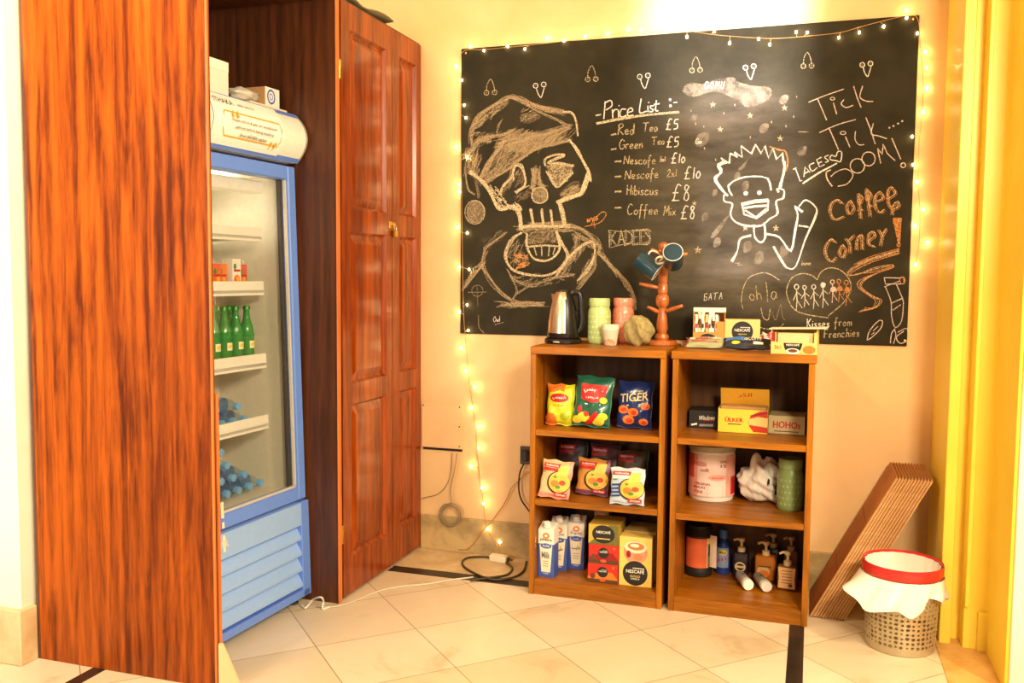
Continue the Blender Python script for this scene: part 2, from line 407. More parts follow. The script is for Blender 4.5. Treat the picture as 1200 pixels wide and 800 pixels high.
def offcut():
    bm = bmesh.new(); pts = [(0, 0), (.075, 0), (.075, .01), (.012, .155), (0, .155)]
    A = [bm.verts.new((x, -.006, z)) for x, z in pts]; B = [bm.verts.new((x, .006, z)) for x, z in pts]
    bm.faces.new(A); bm.faces.new(B[::-1])
    for i in range(5): bm.faces.new((A[i], A[(i+1) % 5], B[(i+1) % 5], B[i]))
    o = obj('wood_offcut', bm, col(236, 200, 150, .7), None, (CX+.009, 2.555, 0), (0, 0, math.radians(12)))
    tag(o, 'pale wedge-shaped wood offcut standing at the foot of the orange-brown panel', 'wood offcut')
offcut()

# ------------------------------------------------------------------ display fridge
m_blue = col(104, 146, 240, .4, 0, .2)
m_pale = col(150, 190, 250, .4, 0, .2)
m_fwhite = col(246, 242, 232, .4)
m_fin = col(226, 218, 198, .5)
m_rub = col(60, 54, 48, .6)
def fridge():
    t = thing('display_fridge', 'tall blue-framed glass-door drinks fridge with rounded white light box', 'fridge', (-2.02, 3.037, 0), math.radians(-3))
    tilt = math.radians(-1.7)
    def part(name, bm, m, par=t, **kw):
        o = obj(name, bm, m, par, **kw)
        if par is t: o.rotation_euler = (0, tilt, 0)
        return o
    HW = .33; dp = -.43
    # cabinet shell: sides, back, top, bottom around the cold box
    b = bmesh.new()
    bx(b, dp, -.05, -HW, -HW+.035, .46, 1.85); bx(b, dp, -.05, HW-.035, HW, .46, 1.85)
    bx(b, dp, dp+.03, -HW+.035, HW-.035, .46, 1.85); bx(b, dp, -.05, -HW+.035, HW-.035, 1.80, 1.85); bx(b, dp, -.05, -HW+.035, HW-.035, .44, .50)
    part('cabinet', b, m_fin)
    b = bmesh.new()
    for z in [.52+.022*i for i in range(57)]:
        bx(b, dp+.031, dp+.034, .205, .216, z, z+.010)
    part('slotted_rail', b, m_rub)
    b = bmesh.new()
    bx(b, -.06, 0, -HW, -HW+.055, .455, 1.84, .004); bx(b, -.06, 0, HW-.05, HW, .455, 1.84, .004)
    bx(b, -.06, 0, -HW+.055, HW-.05, 1.785, 1.84, .004); bx(b, -.06, 0, -HW+.055, HW-.05, .455, .51, .004)
    d = part('door_frame', b, m_blue)
    b = bmesh.new()
    bx(b, -.05, -.035, HW-.066, HW-.05, .51, 1.785); bx(b, -.05, -.035, -HW+.055, -HW+.07, .51, 1.785)
    obj('door_seal', b, m_rub, d)
    b = bmesh.new(); bx(b, -.030, -.024, -HW+.05, HW-.045, .505, 1.79); obj('glass_pane', b, clear('fridge_glass', (.97, .98, .97), .06), d)
    b = bmesh.new(); bx(b, -.024, -.012, -HW+.055, HW-.05, .51, .518); bx(b, -.024, -.012, HW-.058, HW-.05, .51, 1.785); obj('glazing_bead', b, col(206, 200, 186, .4), d)
    # plinth with louvres
    b = bmesh.new()
    bx(b, -.40, -.03, -HW, HW+.005, .045, .44); bx(b, -.03, .004, HW-.045, HW+.012, .04, .445, .003); bx(b, -.03, .004, -HW, -HW+.03, .04, .445, .003)
    bx(b, -.03, .0045, -HW, HW-.044, .345, .445, .003, 1); bx(b, -.03, .004, -HW, HW, .04, .072, .003)
    g = part('grille_panel', b, [m_blue, m_pale])
    for i in range(4):
        q = bmesh.new(); z = .09+.066*i
        A = [(-.028, z+.058), (.000, z+.008), (.000, z-.004), (-.028, z-.004)]
        v0 = [q.verts.new((x, -HW+.03, zz)) for x, zz in A]; v1 = [q.verts.new((x, HW-.045, zz)) for x, zz in A]
        q.faces.new(v0); q.faces.new(v1[::-1])
        for k in range(4): q.faces.new((v0[k], v0[(k+1) % 4], v1[(k+1) % 4], v1[k]))
        obj('louver', q, m_pale, g)
    for (x, y) in ((-.05, .29), (-.05, -.29), (-.37, .29), (-.37, -.29)):
        o = turned('foot', [(.018, 0.004), (.018, .012), (.01, .014), (.01, .05)], m_rub, t, 12, loc=(x, y, 0))
    # price-rail shelves
    for i, (zt, zb) in enumerate(((1.775, 1.725), (1.590, 1.533), (1.372, 1.314), (1.075, 1.014), (.820, .761))):
        b = bmesh.new()
        if i == 0: bx(b, -.15, -.075, -.28, .215, zb, zt, .004)
        else:
            bx(b, -.115, -.105, -.285, .235, zb, zt, .002); bx(b, -.38, -.105, -.285, .235, zb+.01, zb+.022)
        part('price_rail_shelf' if i else 'lamp_cover', b, m_fwhite)
    b = bmesh.new(); bx(b, -.215, -.19, -.24, .18, 1.750, 1.762); o = part('tube_lamp', b, m_tube)
    # rounded light box on top
    b = bmesh.new(); prof = []
    zc, hh = 1.955, .098
    for k in range(13):
        a = -1+2*k/12; prof.append((.052*(1-a*a)+.004, zc+hh*a))
    prof = [(-.30, zc-hh)]+prof+[(-.30, zc+hh)]
    rows = []
    for y in (-HW-.006, HW+.006): rows.append([b.verts.new((x, y, z)) for x, z in prof])
    n = len(prof)
    for k in range(n): b.faces.new((rows[0][k], rows[0][(k+1) % n], rows[1][(k+1) % n], rows[1][k]))
    b.faces.new(rows[0]); b.faces.new(rows[1][::-1])
    cn = part('light_box', b, m_fwhite, smooth=.5)
    def strip(name, k0, k1, m, par=cn, y0=-HW-.008, y1=HW+.008, off=.002):
        q = bmesh.new(); rr = []
        for k in range(13):
            a = -1+2*k/12
            if k0 <= k <= k1: rr.append((.052*(1-a*a)+.004+off, zc+(hh+off)*a))
        va = [q.verts.new((x, y0, z)) for x, z in rr]; vb = [q.verts.new((x, y1, z)) for x, z in rr]
        for k in range(len(rr)-1): q.faces.new((va[k], vb[k], vb[k+1], va[k+1]))
        return obj(name, q, m, par, smooth='raw')
    strip('blue_stripe', 11, 12, m_blue); strip('blue_stripe', 0, 1, m_blue)
    q = bmesh.new()
    for y in (HW+.004,):
        ra = [q.verts.new((x, y, z)) for x, z in prof[1:-1]]; rb = [q.verts.new((x+.004, y+.006, z)) for x, z in prof[1:-1]]
        rc = [q.verts.new((x-.02, y+.006, z)) for x, z in prof[1:-1]]
        for k in range(len(ra)-1): q.faces.new((ra[k], ra[k+1], rb[k+1], rb[k])); q.faces.new((rb[k], rb[k+1], rc[k+1], rc[k]))
    obj('end_rim', q, col(150, 146, 140, .4), cn)
    # bits of tape and flaked lettering on the lower rail
    a = Art(); tp = col(236, 226, 200, .6)
    a.rect(-.222, .50, -.206, .56, tp); a.rect(-.220, .462, -.205, .485, tp); a.rect(-.218, .372, -.204, .435, tp)
    o = a.build('tape_piece', t, lambda y, z, l: Vector((.0055, y, z))); o.rotation_euler = (0, tilt, 0)
    a = Art(); a.text('Tawfik', -.235, .405, .036, col(226, 214, 190, .6), w=.10, rot=.05)
    o = a.build('flaked_lettering', t, lambda y, z, l: Vector((.0048, y, z))); o.rotation_euler = (0, tilt, 0)
    # the taped notice
    nt_ = thing('paper_notice', 'white printed notice with yellow quote marks taped on the fridge light box', 'notice', (-2.02, 3.037, 0), math.radians(-3))
    def on_box(y, z, l):
        a_ = max(-1.15, min(1.2, (z-zc)/hh)); x = .052*(1-min(1, a_*a_))+.0105+l
        return Matrix.Rotation(tilt, 3, 'Y') @ Vector((x, y, z))
    y0, y1, z0, z1 = -.245, .175, 1.866, 2.050
    a = Art(); a.rect(y0, z0, y1, z1, col(250, 248, 242, .7), 12); a.build('sheet', nt_, on_box)
    ink = col(60, 52, 50, .8); gold = col(222, 176, 50, .7); cyx = (y0+y1)/2
    a = Art()
    a.text('ITHAKA', y0+.082, z1-.028, .020, ink, w=.11); a.text('asks you to:', y0+.21, z1-.031, .015, col(150, 140, 134, .8), w=.10)
    fr = [(y0+.06, z1-.066), (y1-.03, z1-.066), (y1-.018, z1-.09), (y1-.018, z0+.05), (y1-.03, z0+.03), (y0+.07, z0+.03), (y0+.055, z0+.05), (y0+.055, z1-.075), (y0+.06, z1-.066)]
    a.line(fr, .005, gold)
    for i in range(2):
        a.ell(y0+.105+.024*i, z1-.078, .008, .008, gold); a.poly([(y0+.098+.024*i, z1-.078), (y0+.108+.024*i, z1-.058), (y0+.112+.024*i, z1-.058), (y0+.107+.024*i, z1-.078)], gold)
        a.ell(y1-.075+.024*i, z0+.034, .008, .008, gold); a.poly([(y1-.068+.024*i, z0+.034), (y1-.078+.024*i, z0+.014), (y1-.082+.024*i, z0+.014), (y1-.077+.024*i, z0+.034)], gold)
    for i, s in enumerate(('Please inform & pay our receptionist', 'upfront before taking anything', 'from the mini market')):
        a.text(s, cyx+.015, z1-.096-.024*i, .0125, ink, w=(.27, .23, .16)[i])
    a.text('Thank you', cyx+.01, z0+.044, .009, col(150, 140, 134, .8))
    a.build('printed_text', nt_, on_box, step=.0008)
m_tube, _nt, _p = new_mat('lamp_tube_glow'); _p.inputs['Emission Color'].default_value = (1, .93, .78, 1); _p.inputs['Emission Strength'].default_value = 12
fridge()
FR = Matrix.Translation((-2.02, 3.037, 0)) @ Matrix.Rotation(math.radians(-3), 4, 'Z') @ Matrix.Rotation(math.radians(-1.7), 4, 'Y')
def fr_at(x, y, z): return FR @ Vector((x, y, z))
FROT = math.radians(87)                            # things in the fridge face its door

def carton(name, label, cat, loc, w, d, h, m, rotz=0, group=None, bev=.0015, part='body'):
    t = thing(name, label, cat, loc, rotz, group)
    box(part, -w/2, w/2, -d/2, d/2, 0, h, m, t, bev); return t
def fridge_top():
    z = 2.056
    # white carton at the near end
    t = carton('cardboard_box', 'white carton on the fridge, partly behind the orange-brown panel', 'box', fr_at(-.12, -.165, z), .26, .17, .125, col(240, 232, 218, .7), FROT)
    box('tuck_flap', -.128, .128, -.088, -.084, .100, .137, col(246, 240, 228, .7), t, .001)
    a = Art(); dk = col(58, 44, 40, .7); a.rect(-.02, .012, .008, .055, dk); a.ell(-.10, .10, .022, .03, dk)
    a.build('printed_mark', t, face_front(-.086))
    t = carton('cardboard_box', 'small open carton with a blue round seal on the far end of the fridge top', 'box', fr_at(-.10, .245, z+.018), .095, .12, .078, col(206, 160, 108, .7), FROT)
    a = Art(); a.rect(-.0475, 0, .0475, .078, col(244, 238, 228, .7)); a.build('white_face', t, face_front(-.0602))
    a = Art(); a.ell(0, .042, .027, .030, col(74, 96, 190, .6)); a.ell(0, .042, .019, .022, col(240, 236, 228, .6)); a.ell(0, .042, .012, .014, col(120, 140, 210, .6)); a.ell(0, .042, .007, .009, col(240, 236, 228, .6))
    a.build('round_seal', t, lambda x, z_, l: Vector((x-.008, -.0606-l, z_)))
    t2 = carton('folded_carton', 'flat folded white carton under the small box on the fridge', 'box', fr_at(-.11, .19, z), .24, .19, .016, col(238, 222, 190, .7), FROT)
    bm = bmesh.new(); bmesh.ops.create_icosphere(bm, subdivisions=3, radius=1)
    for v in bm.verts:
        n = math.sin(v.co.x*9+v.co.y*4)*.12+math.sin(v.co.z*11+v.co.x*5)*.1
        v.co = Vector((v.co.x*.085*(1+n), v.co.y*.04*(1+n), max(-.85, v.co.z)*.024*(1+n)+.0205))
    o = obj('crumpled_packet', bm, [col(226, 222, 214, .3, .3)], None, fr_at(-.06, .09, z+.020), (0, 0, FROT+.1), smooth='raw')
    tag(o, 'crumpled silvery white packet lying between the boxes on the fridge', 'packet')
fridge_top()

def fridge_goods():
    # juice cartons, second shelf
    ys = [(-.15, (206, 70, 60)), (-.085, (244, 240, 230)), (-.02, (232, 110, 70)), (.04, (236, 130, 50)), (.10, (244, 240, 230)), (.165, (226, 96, 70))]
    zs = 1.337
    for i, (y, c) in enumerate(ys):
        loc = fr_at(-.155-.02*(i % 2), y, zs); t = thing('juice_carton', ('leftmost of the juice cartons on the fridge shelf, dark red', 'white and orange juice carton left of the coral one', 'coral juice carton in the middle of the fridge row', 'plain orange juice carton in the fridge row', 'white and orange juice carton right of the orange one', 'rightmost of the juice cartons in the fridge, red with green')[i], 'juice carton', loc, FROT, 'juice cartons on the fridge shelf')
        h = .125 if c[0] > 240 else .105
        box('body', -.026, .026, -.02, .02, 0, h, col(*c, .45), t, .001)
        a = Art(); a.ell(0, .04, .02, .022, col(240, 120, 40, .5)); a.ell(.006, .045, .010, .010, col(250, 180, 60, .5)); a.ell(-.012, h-.03, .008, .012, col(80, 140, 60, .5)); a.rect(-.02, h-.05, .02, h-.042, col(190, 50, 40, .5))
        a.build('printed_front', t, face_front(-.0203))
        if i % 2: cord('straw', [(.012, -.012, h), (.012, -.012, h+.012), (.002, -.016, h+.016)], .002, col(240, 240, 240, .4), t, 3)
    # green soda bottles, third shelf
    m_gg, nt, p = new_mat('green_bottle_glass'); p.inputs['Base Color'].default_value = (.05, .30, .06, 1); p.inputs['Roughness'].default_value = .06
    p.inputs['Alpha'].default_value = .82; p.inputs['Coat Weight'].default_value = .5
    prof = [(.0, 0), (.028, 0), (.030, .006), (.030, .05), (.0285, .085), (.030, .12), (.026, .15), (.015, .185), (.0125, .205), (.0125, .225), (.014, .23), (.0, .232)]
    bm = bmesh.new(); lathe(bm, prof, 20)
    spots = [(-.18, -.15), (-.11, -.15), (-.045, -.15), (.025, -.15), (.095, -.15), (.165, -.15), (-.14, -.24), (-.06, -.24), (.02, -.24), (.10, -.24), (.17, -.24)]
    src = None
    for i, (y, x) in enumerate(spots):
        loc = fr_at(x, y, 1.037)
        if src is None:
            t = thing('soda_bottle', '', 'bottle', loc, FROT, 'green glass bottles in the fridge')
            obj('glass', bm, m_gg, t, smooth=.8)
            turned('crown_cap', [(.0, .237), (.012, .237), (.015, .230), (.0155, .222)], col(70, 140, 60, .4, .6), t, 16)
            a = Art(); a.rect(-.016, .065, .016, .095, col(230, 240, 220, .5)); a.ell(0, .08, .012, .008, col(250, 210, 40, .5)); a.build('label', t, face_round(.0302))
            src = t
        else: t = copy_tree(src, loc, FROT)
        if i < 6: t['label'] = ['leftmost front green glass bottle on the fridge shelf, half behind the panel', 'second front green bottle from the panel', 'third front green bottle from the panel', 'fourth front green bottle from the panel', 'fifth front green bottle from the panel', 'rightmost front green glass bottle on the fridge shelf'][i]
        else: t['label'] = 'green glass bottle in the back row of the fridge shelf'
    # clear blue-capped water bottles lying in heaps
    m_pet = clear('pet_plastic', (.84, .93, .98), .14, .1)
    m_cap = col(120, 180, 232, .4); m_lab = film('water_label', (150, 198, 244), .85)
    prof = [(0, 0), (.028, 0), (.031, .008), (.029, .05), (.031, .06), (.031, .12), (.026, .15), (.013, .175), (.013, .18)]
    src = None
    spots = [(y+.115, k, z) for y, k, z in [(-.265, .0, .783), (-.20, .0, .783), (-.13, .0, .783), (-.06, 0, .783), (.01, 0, .783), (-.235, 1, .783), (-.165, 1, .783), (-.03, 1, .783), (-.20, 2, .783),
             (-.255, 0, .502), (-.185, 0, .502), (-.115, 0, .502), (-.045, 0, .502), (.025, 0, .502), (.095, 0, .502), (-.22, 1, .502), (-.15, 1, .502), (-.08, 1, .502), (-.01, 1, .502), (-.185, 2, .502), (-.115, 2, .502), (-.15, 3, .502)]]
    for i, (y, k, z) in enumerate(spots):
        loc = fr_at(-.33, y, z+.037+.057*k)
        up = z > .7
        lab = 'blue-capped water bottle lying in the heap on the %s' % ('lowest fridge shelf' if up else 'fridge floor')
        if src is None:
            t = thing('water_bottle', lab, 'bottle', loc, FROT, 'water bottles on the lowest fridge shelf')
            R = Matrix.Rotation(PI/2, 4, 'X')
            turned('bottle_body', prof, m_pet, t, 16, R); turned('cap', [(0, .196), (.0145, .196), (.0155, .194), (.0155, .176)], m_cap, t, 16, R)
            turned('wrap_label', [(.0315, .062), (.0315, .118)], m_lab, t, 16, R, cap=False); src = t
        else: t = copy_tree(src, loc, FROT+random.uniform(-.015, .015), lab)
        t['group'] = 'water bottles on the lowest fridge shelf' if up else 'water bottles on the fridge floor'
fridge_goods()
# ------------------------------------------------------------------ chalkboard
m_board = plaster('blackboard_paint', (54, 49, 36), (43, 39, 29), bump=.1, rough=.85, scale=5)
m_board.node_tree.nodes['Principled BSDF'].inputs['Specular IOR Level'].default_value = .12
c_white = chalk('white_chalk', (246, 238, 226), .3, 1.)
c_cream = chalk('cream_chalk', (232, 208, 166), .05, .85)
c_tan = chalk('tan_chalk', (206, 178, 138), .0, .52, 330)
c_rub = chalk('rubbed_tan_chalk', (206, 176, 136), .0, .22, 70)
c_dust = chalk('chalk_dust', (220, 202, 178), .05, .34, 26)
c_or = chalk('orange_chalk', (236, 158, 92), .2, .85)
c_pink = chalk('pale_pink_chalk', (240, 214, 200), .3, 1.)
def wiped_board():
    # broad wiped chalk stains left on the paint: around the waving figure, and streaks
    nt = m_board.node_tree; L = nt.links.new; p = nt.nodes['Principled BSDF']; src = p.inputs['Base Color'].links[0].from_socket
    tc = node(nt, 'ShaderNodeTexCoord'); last = None
    for cx, cz, rx, rz, k in ((1.30, .70, .50, .70, .085), (1.42, .26, .60, .24, .10), (1.0, .55, .25, .6, .03), (1.30, 1.02, .34, .18, .05)):
        mp = node(nt, 'ShaderNodeMapping'); mp.inputs['Location'].default_value = (-cx/rx, 0, -cz/rz); mp.inputs['Scale'].default_value = (1/rx, 0, 1/rz); L(tc.outputs['Object'], mp.inputs[0])
        ln = node(nt, 'ShaderNodeVectorMath', operation='LENGTH'); L(mp.outputs[0], ln.inputs[0])
        mr = node(nt, 'ShaderNodeMapRange', interpolation_type='SMOOTHSTEP'); mr.inputs['From Min'].default_value = 1.; mr.inputs['From Max'].default_value = .3; mr.inputs['To Min'].default_value = 0; mr.inputs['To Max'].default_value = k; L(ln.outputs['Value'], mr.inputs['Value'])
        if last is None: last = mr.outputs[0]
        else:
            ad = node(nt, 'ShaderNodeMath', operation='ADD'); L(last, ad.inputs[0]); L(mr.outputs[0], ad.inputs[1]); last = ad.outputs[0]
    mp = node(nt, 'ShaderNodeMapping'); mp.inputs['Rotation'].default_value = (0, math.radians(36), 0); mp.inputs['Scale'].default_value = (1.6, 2, 4.5); L(tc.outputs['Object'], mp.inputs[0])
    nz = node(nt, 'ShaderNodeTexNoise', i_Scale=1.4, i_Detail=5., i_Roughness=.65); L(mp.outputs[0], nz.inputs['Vector'])
    mr = node(nt, 'ShaderNodeMapRange'); mr.inputs['From Min'].default_value = .35; mr.inputs['From Max'].default_value = .7; mr.inputs['To Min'].default_value = .25; mr.inputs['To Max'].default_value = 1.6; L(nz.outputs['Fac'], mr.inputs['Value'])
    mu = node(nt, 'ShaderNodeMath', operation='MULTIPLY'); L(last, mu.inputs[0]); L(mr.outputs[0], mu.inputs[1])
    mx = node(nt, 'ShaderNodeMix', data_type='RGBA'); L(mu.outputs[0], mx.inputs[0]); L(src, mx.inputs[6]); mx.inputs[7].default_value = lin((.80, .74, .66))+(1,); L(mx.outputs[2], p.inputs['Base Color'])
wiped_board()
BX0, BX1, BZ0, BZ1 = -1.664, .388, 1.110, 2.498
def chalkboard():
    t = thing('chalkboard', 'large blackboard on the back wall covered in chalk drawings and a price list', 'chalkboard', (BX0, D, BZ0))
    w, h = BX1-BX0, BZ1-BZ0
    bm = bmesh.new(); bx(bm, 0, w, -.012, -.001, 0, h, .003); obj('board', bm, m_board, t)
    for i, (px, py) in enumerate(((546, 62), (1070, 22), (1060, 399), (546, 388))):
        p = at_y(px, py, D-.012); turned('screw', [(.006, 0), (.005, .003), (0, .004)], m_brass, t, 10, Matrix.Rotation(PI/2, 4, 'X'), loc=(p.x-BX0, -.012, p.z-BZ0))
    class Chalk:
        def __init__(s): s.a = Art(); s.f = (0, 0, 1)
        def frame(s, ox, oy, sc): s.f = (ox, oy, sc); return s
        def pt(s, x, y):
            p = at_y(s.f[0]+x/s.f[2], s.f[1]+y/s.f[2], D-.012); return (p.x-BX0, p.z-BZ0)
        def st(s, pts, w, m, n=5): s.a.line([s.pt(*p) for p in pts], w, m, n); return s
        def rough(s, pts, w, m, k=3, j=.006, n=5):
            P = [s.pt(*p) for p in pts]
            if m is c_tan: k, j, w = k+2, j*1.7, w*.8
            for i in range(k): s.a.line([(x+random.uniform(-j, j), z+random.uniform(-j, j)) for x, z in P], w*random.uniform(.6, 1.1), m, n)
            return s
        def blob(s, pts, m): s.a.poly([(v.x, v.y) for v in spline([(*s.pt(*p), 0) for p in pts], 5, True)[:-1]], m); return s
        def dot(s, x, y, r, m): c = s.pt(x, y); s.a.ell(c[0], c[1], r, r, m); return s
        def ring(s, x, y, r, w, m, ry=None):
            q = ry or r; return s.st([(x+r*math.cos(2*PI*k/12), y+q*math.sin(2*PI*k/12)) for k in range(13)], w, m, 3)
        def word(s, txt, x, y, h, m, w=.0034, slant=.12, up=0., gap=.2):
            # monoline hand lettering; x,y is the left end of the base line in zoom units
            for ch in txt:
                if ch == ' ': x += h*.45; y -= up*h*.45; continue
                g = GLY.get(ch) or GLY.get(ch.upper()); wd = max([p[0] for st in g for p in st]) if g else .5
                for st in g or ():
                    s.st([(x+h*(p[0]+slant*p[1]), y-h*p[1]-up*h*p[0]) for p in st], w, m, 4 if len(st) > 2 else 1)
                x += h*(wd+gap*.55); y -= up*h*(wd+gap*.55)
            return s
        def hatch(s, pts, ang, n, ln, w, m, spread=.25):
            P = [s.pt(*p) for p in pts]; xs = [p[0] for p in P]; zs = [p[1] for p in P]
            def inside(x, z):
                r = False
                for (x0, z0), (x1, z1) in zip(P, P[1:]+P[:1]):
                    if (z0 > z) != (z1 > z) and x < (x1-x0)*(z-z0)/(z1-z0)+x0: r = not r
                return r
            k = 0
            while k < n:
                x, z = random.uniform(min(xs), max(xs)), random.uniform(min(zs), max(zs))
                if not inside(x, z): continue
                a = math.radians(ang)+random.gauss(0, spread); l = ln*random.uniform(.4, 1)/2
                s.a.line([(x-l*math.cos(a), z-l*math.sin(a)), (x+random.gauss(0, .003), z+random.gauss(0, .003)), (x+l*math.cos(a), z+l*math.sin(a))], w*random.uniform(.5, 1.1), m, 2); k += 1
            return s
        def out(s, name, label, base=.0009): return s.a.build(name, t, lambda x, z, l: Vector((x, -.0123-base-.0001*(round(l/.00016) % 8), z)), label)
    def cherries():
        for f, L_ in (((520, 0, 4), ((220, 405, 1), (452, 420, 0), (694, 342, 1), (940, 378, 0))), ((800, 0, 4), ((63, 300, 1), (316, 335, 0), (585, 280, 1), (863, 322, 0)))):
            for x, y, up in L_:
                c = Chalk().frame(*f); bow(c, x, y, up); c.out('chalk_doodle', 'small chalk loop with two round ends')
    def bow(c, x, y, up):
        if up:
            c.st([(x-19, y+22), (x-16, y-8), (x, y-34), (x+14, y-8), (x+19, y+22)], .0032, c_cream); q = [(x-19, y+30), (x+19, y+28)]
        else:
            c.st([(x-17, y-6), (x-10, y+18), (x+4, y+37), (x+13, y+14), (x+20, y-10)], .0042, c_white); q = [(x-21, y-18), (x+17, y-24)]
        for a, b in q: c.ring(a, b, 11, .0038, c_white if not up else c_cream); c.dot(a, b, .0045, c_tan)
    # letter shapes: strokes in a unit box, base line at 0
    global GLY
    GLY = {'-': [[(0, .4), (.5, .42)]], '.': [[(0, 0), (.05, .05)]], ':': [[(0, .1), (.04, .16)], [(0, .6), (.04, .66)]],
     'P': [[(0, 0), (.04, 1)], [(0, .9), (.35, 1.02), (.42, .7), (.1, .5)]], 'R': [[(0, 0), (.05, 1)], [(-.05, .85), (.3, 1.05), (.42, .75), (.08, .5), (.5, 0)]],
     'r': [[(0, .5), (.05, 0)], [(.03, .3), (.15, .48), (.3, .45)]], 'i': [[(0, .45), (.03, 0)], [(.02, .65), (.05, .7)]], 'c': [[(.35, .42), (.1, .45), (0, .2), (.12, 0), (.38, .08)]],
     'e': [[(0, .22), (.3, .3), (.2, .48), (.02, .35), (.05, .05), (.35, .06)]], 'L': [[(.05, 1), (0, .02), (.5, .08)]], 's': [[(.3, .42), (.08, .42), (.1, .25), (.28, .15), (.18, 0), (0, .05)]],
     't': [[(.1, .8), (.08, .1), (.28, .04)], [(-.08, .5), (.34, .54)]], 'a': [[(.3, .42), (.08, .45), (0, .15), (.18, 0), (.3, .3), (.3, .42), (.33, .05)]], 'd': [[(.28, .35), (.05, .4), (.02, .05), (.24, .05), (.3, 1), (.33, .02)]],
     'T': [[(-.1, .95), (.6, 1)], [(.25, .97), (.22, 0)]], 'G': [[(.5, .8), (.25, 1), (0, .5), (.2, 0), (.52, .15), (.5, .42), (.28, .42)]], 'n': [[(0, .48), (.02, 0)], [(.02, .3), (.18, .48), (.28, .35), (.3, 0)]],
     'N': [[(0, 0), (.04, .9)], [(.04, .9), (.48, .02)], [(.48, .02), (.55, .95)]], 'f': [[(.3, .9), (.15, .95), (.1, .4), (.08, -.4)], [(-.08, .4), (.32, .45)]], 'H': [[(0, 1), (.02, 0)], [(.4, 1), (.38, 0)], [(0, .48), (.42, .52)]],
     'b': [[(.02, 1), (0, 0)], [(0, .3), (.2, .48), (.3, .2), (.15, 0), (0, .05)]], 'u': [[(0, .45), (.03, .05), (.2, .02), (.28, .42)], [(.28, .45), (.32, 0)]], 'C': [[(.45, .85), (.2, 1), (0, .5), (.15, 0), (.48, .12)]],
     'o': [[(.18, .48), (0, .25), (.15, 0), (.34, .2), (.2, .48)]], 'M': [[(0, 0), (.06, 1)], [(.06, 1), (.26, .3)], [(.26, .3), (.46, 1)], [(.46, 1), (.54, 0)]], 'x': [[(0, .45), (.32, 0)], [(.3, .48), (0, 0)]],
     '1': [[(.08, .9), (.06, 0)]], '2': [[(0, .7), (.18, .9), (.3, .65), (0, .02), (.38, .05)]], '3': [[(0, .85), (.25, .9), (.2, .55), (.08, .5), (.3, .35), (.2, 0), (0, .05)]],
     '5': [[(.4, .95), (.08, .92)], [(.08, .92), (.04, .55), (.3, .55), (.34, .15), (0, .02)]], '8': [[(.3, .85), (.1, .95), (.05, .7), (.3, .35), (.25, .02), (.05, .1), (.1, .45), (.3, .85)]], '0': [[(.18, .6), (0, .3), (.15, 0), (.34, .3), (.18, .6)]],
     '£': [[(.5, .9), (.3, 1), (.18, .7), (.12, .15), (0, 0)], [(0, .02), (.45, .02)], [(0, .48), (.35, .5)]], 'K': [[(0, 1), (.02, 0)], [(.4, 1), (.04, .45)], [(.1, .5), (.45, 0)]], 'm': [[(0, .48), (.02, 0)], [(.02, .35), (.15, .48), (.22, .3), (.22, 0)], [(.22, .3), (.38, .48), (.44, .3), (.44, 0)]],
     'h': [[(.02, 1), (0, 0)], [(0, .3), (.18, .48), (.28, .3), (.3, 0)]], 'l': [[(0, 1), (.03, 0)]], 'F': [[(0, 1), (.0, 0)], [(0, .95), (.42, 1)], [(0, .5), (.32, .54)]], 'A': [[(0, 0), (.22, 1)], [(.22, 1), (.44, 0)], [(.08, .4), (.38, .4)]],
     'E': [[(.38, 1), (0, .95)], [(0, .95), (.02, 0)], [(.02, 0), (.42, .04)], [(0, .5), (.32, .52)]], 'S': [[(.4, .85), (.15, 1), (.03, .75), (.36, .35), (.25, 0), (0, .1)]], 'I': [[(0, 1), (.02, 0)]], 'B': [[(0, 0), (.03, 1)], [(.03, 1), (.35, .9), (.25, .55), (.03, .5)], [(.05, .5), (.42, .4), (.35, .02), (0, 0)]],
     'O': [[(.25, 1), (0, .5), (.2, 0), (.48, .45), (.25, 1)]], 'U': [[(0, 1), (.05, .1), (.3, .02), (.38, .95)]], 'D': [[(0, 0), (.02, 1)], [(.02, 1), (.42, .7), (.38, .2), (0, 0)]], 'w': [[(0, .45), (.1, 0), (.2, .35), (.3, 0), (.42, .48)]], 'y': [[(0, .45), (.12, .08)], [(.3, .48), (.05, -.35)]], 'k': [[(0, 1), (.02, 0)], [(.28, .45), (.03, .2), (.3, 0)]], 'Б': [[(.42, 1), (0, .96)], [(0, .96), (.02, 0)], [(.0, .52), (.36, .46), (.34, .04), (0, 0)]]}
    cherries()
    # price list
    c = Chalk().frame(685, 70, 7.2727)
    c.st([(95, 475), (140, 468)], .006, c_white, 1)
    c.word('Price', 165, 505, 150, c_white, .0056, .04, .10, .08).word('List', 470, 452, 120, c_white, .0056, .06, .08, .12)
    c.dot(730, 340, .006, c_white).dot(733, 392, .006, c_white).st([(760, 366), (790, 362)], .005, c_white, 1)
    c.rough([(105, 545), (300, 505), (560, 465), (805, 445)], .010, c_cream, 3, .003)
    c.out('chalk_heading', 'underlined white chalk heading of the price list')
    A_, B_ = (685, 70, 7.2727), (685, 170, 7.2727)
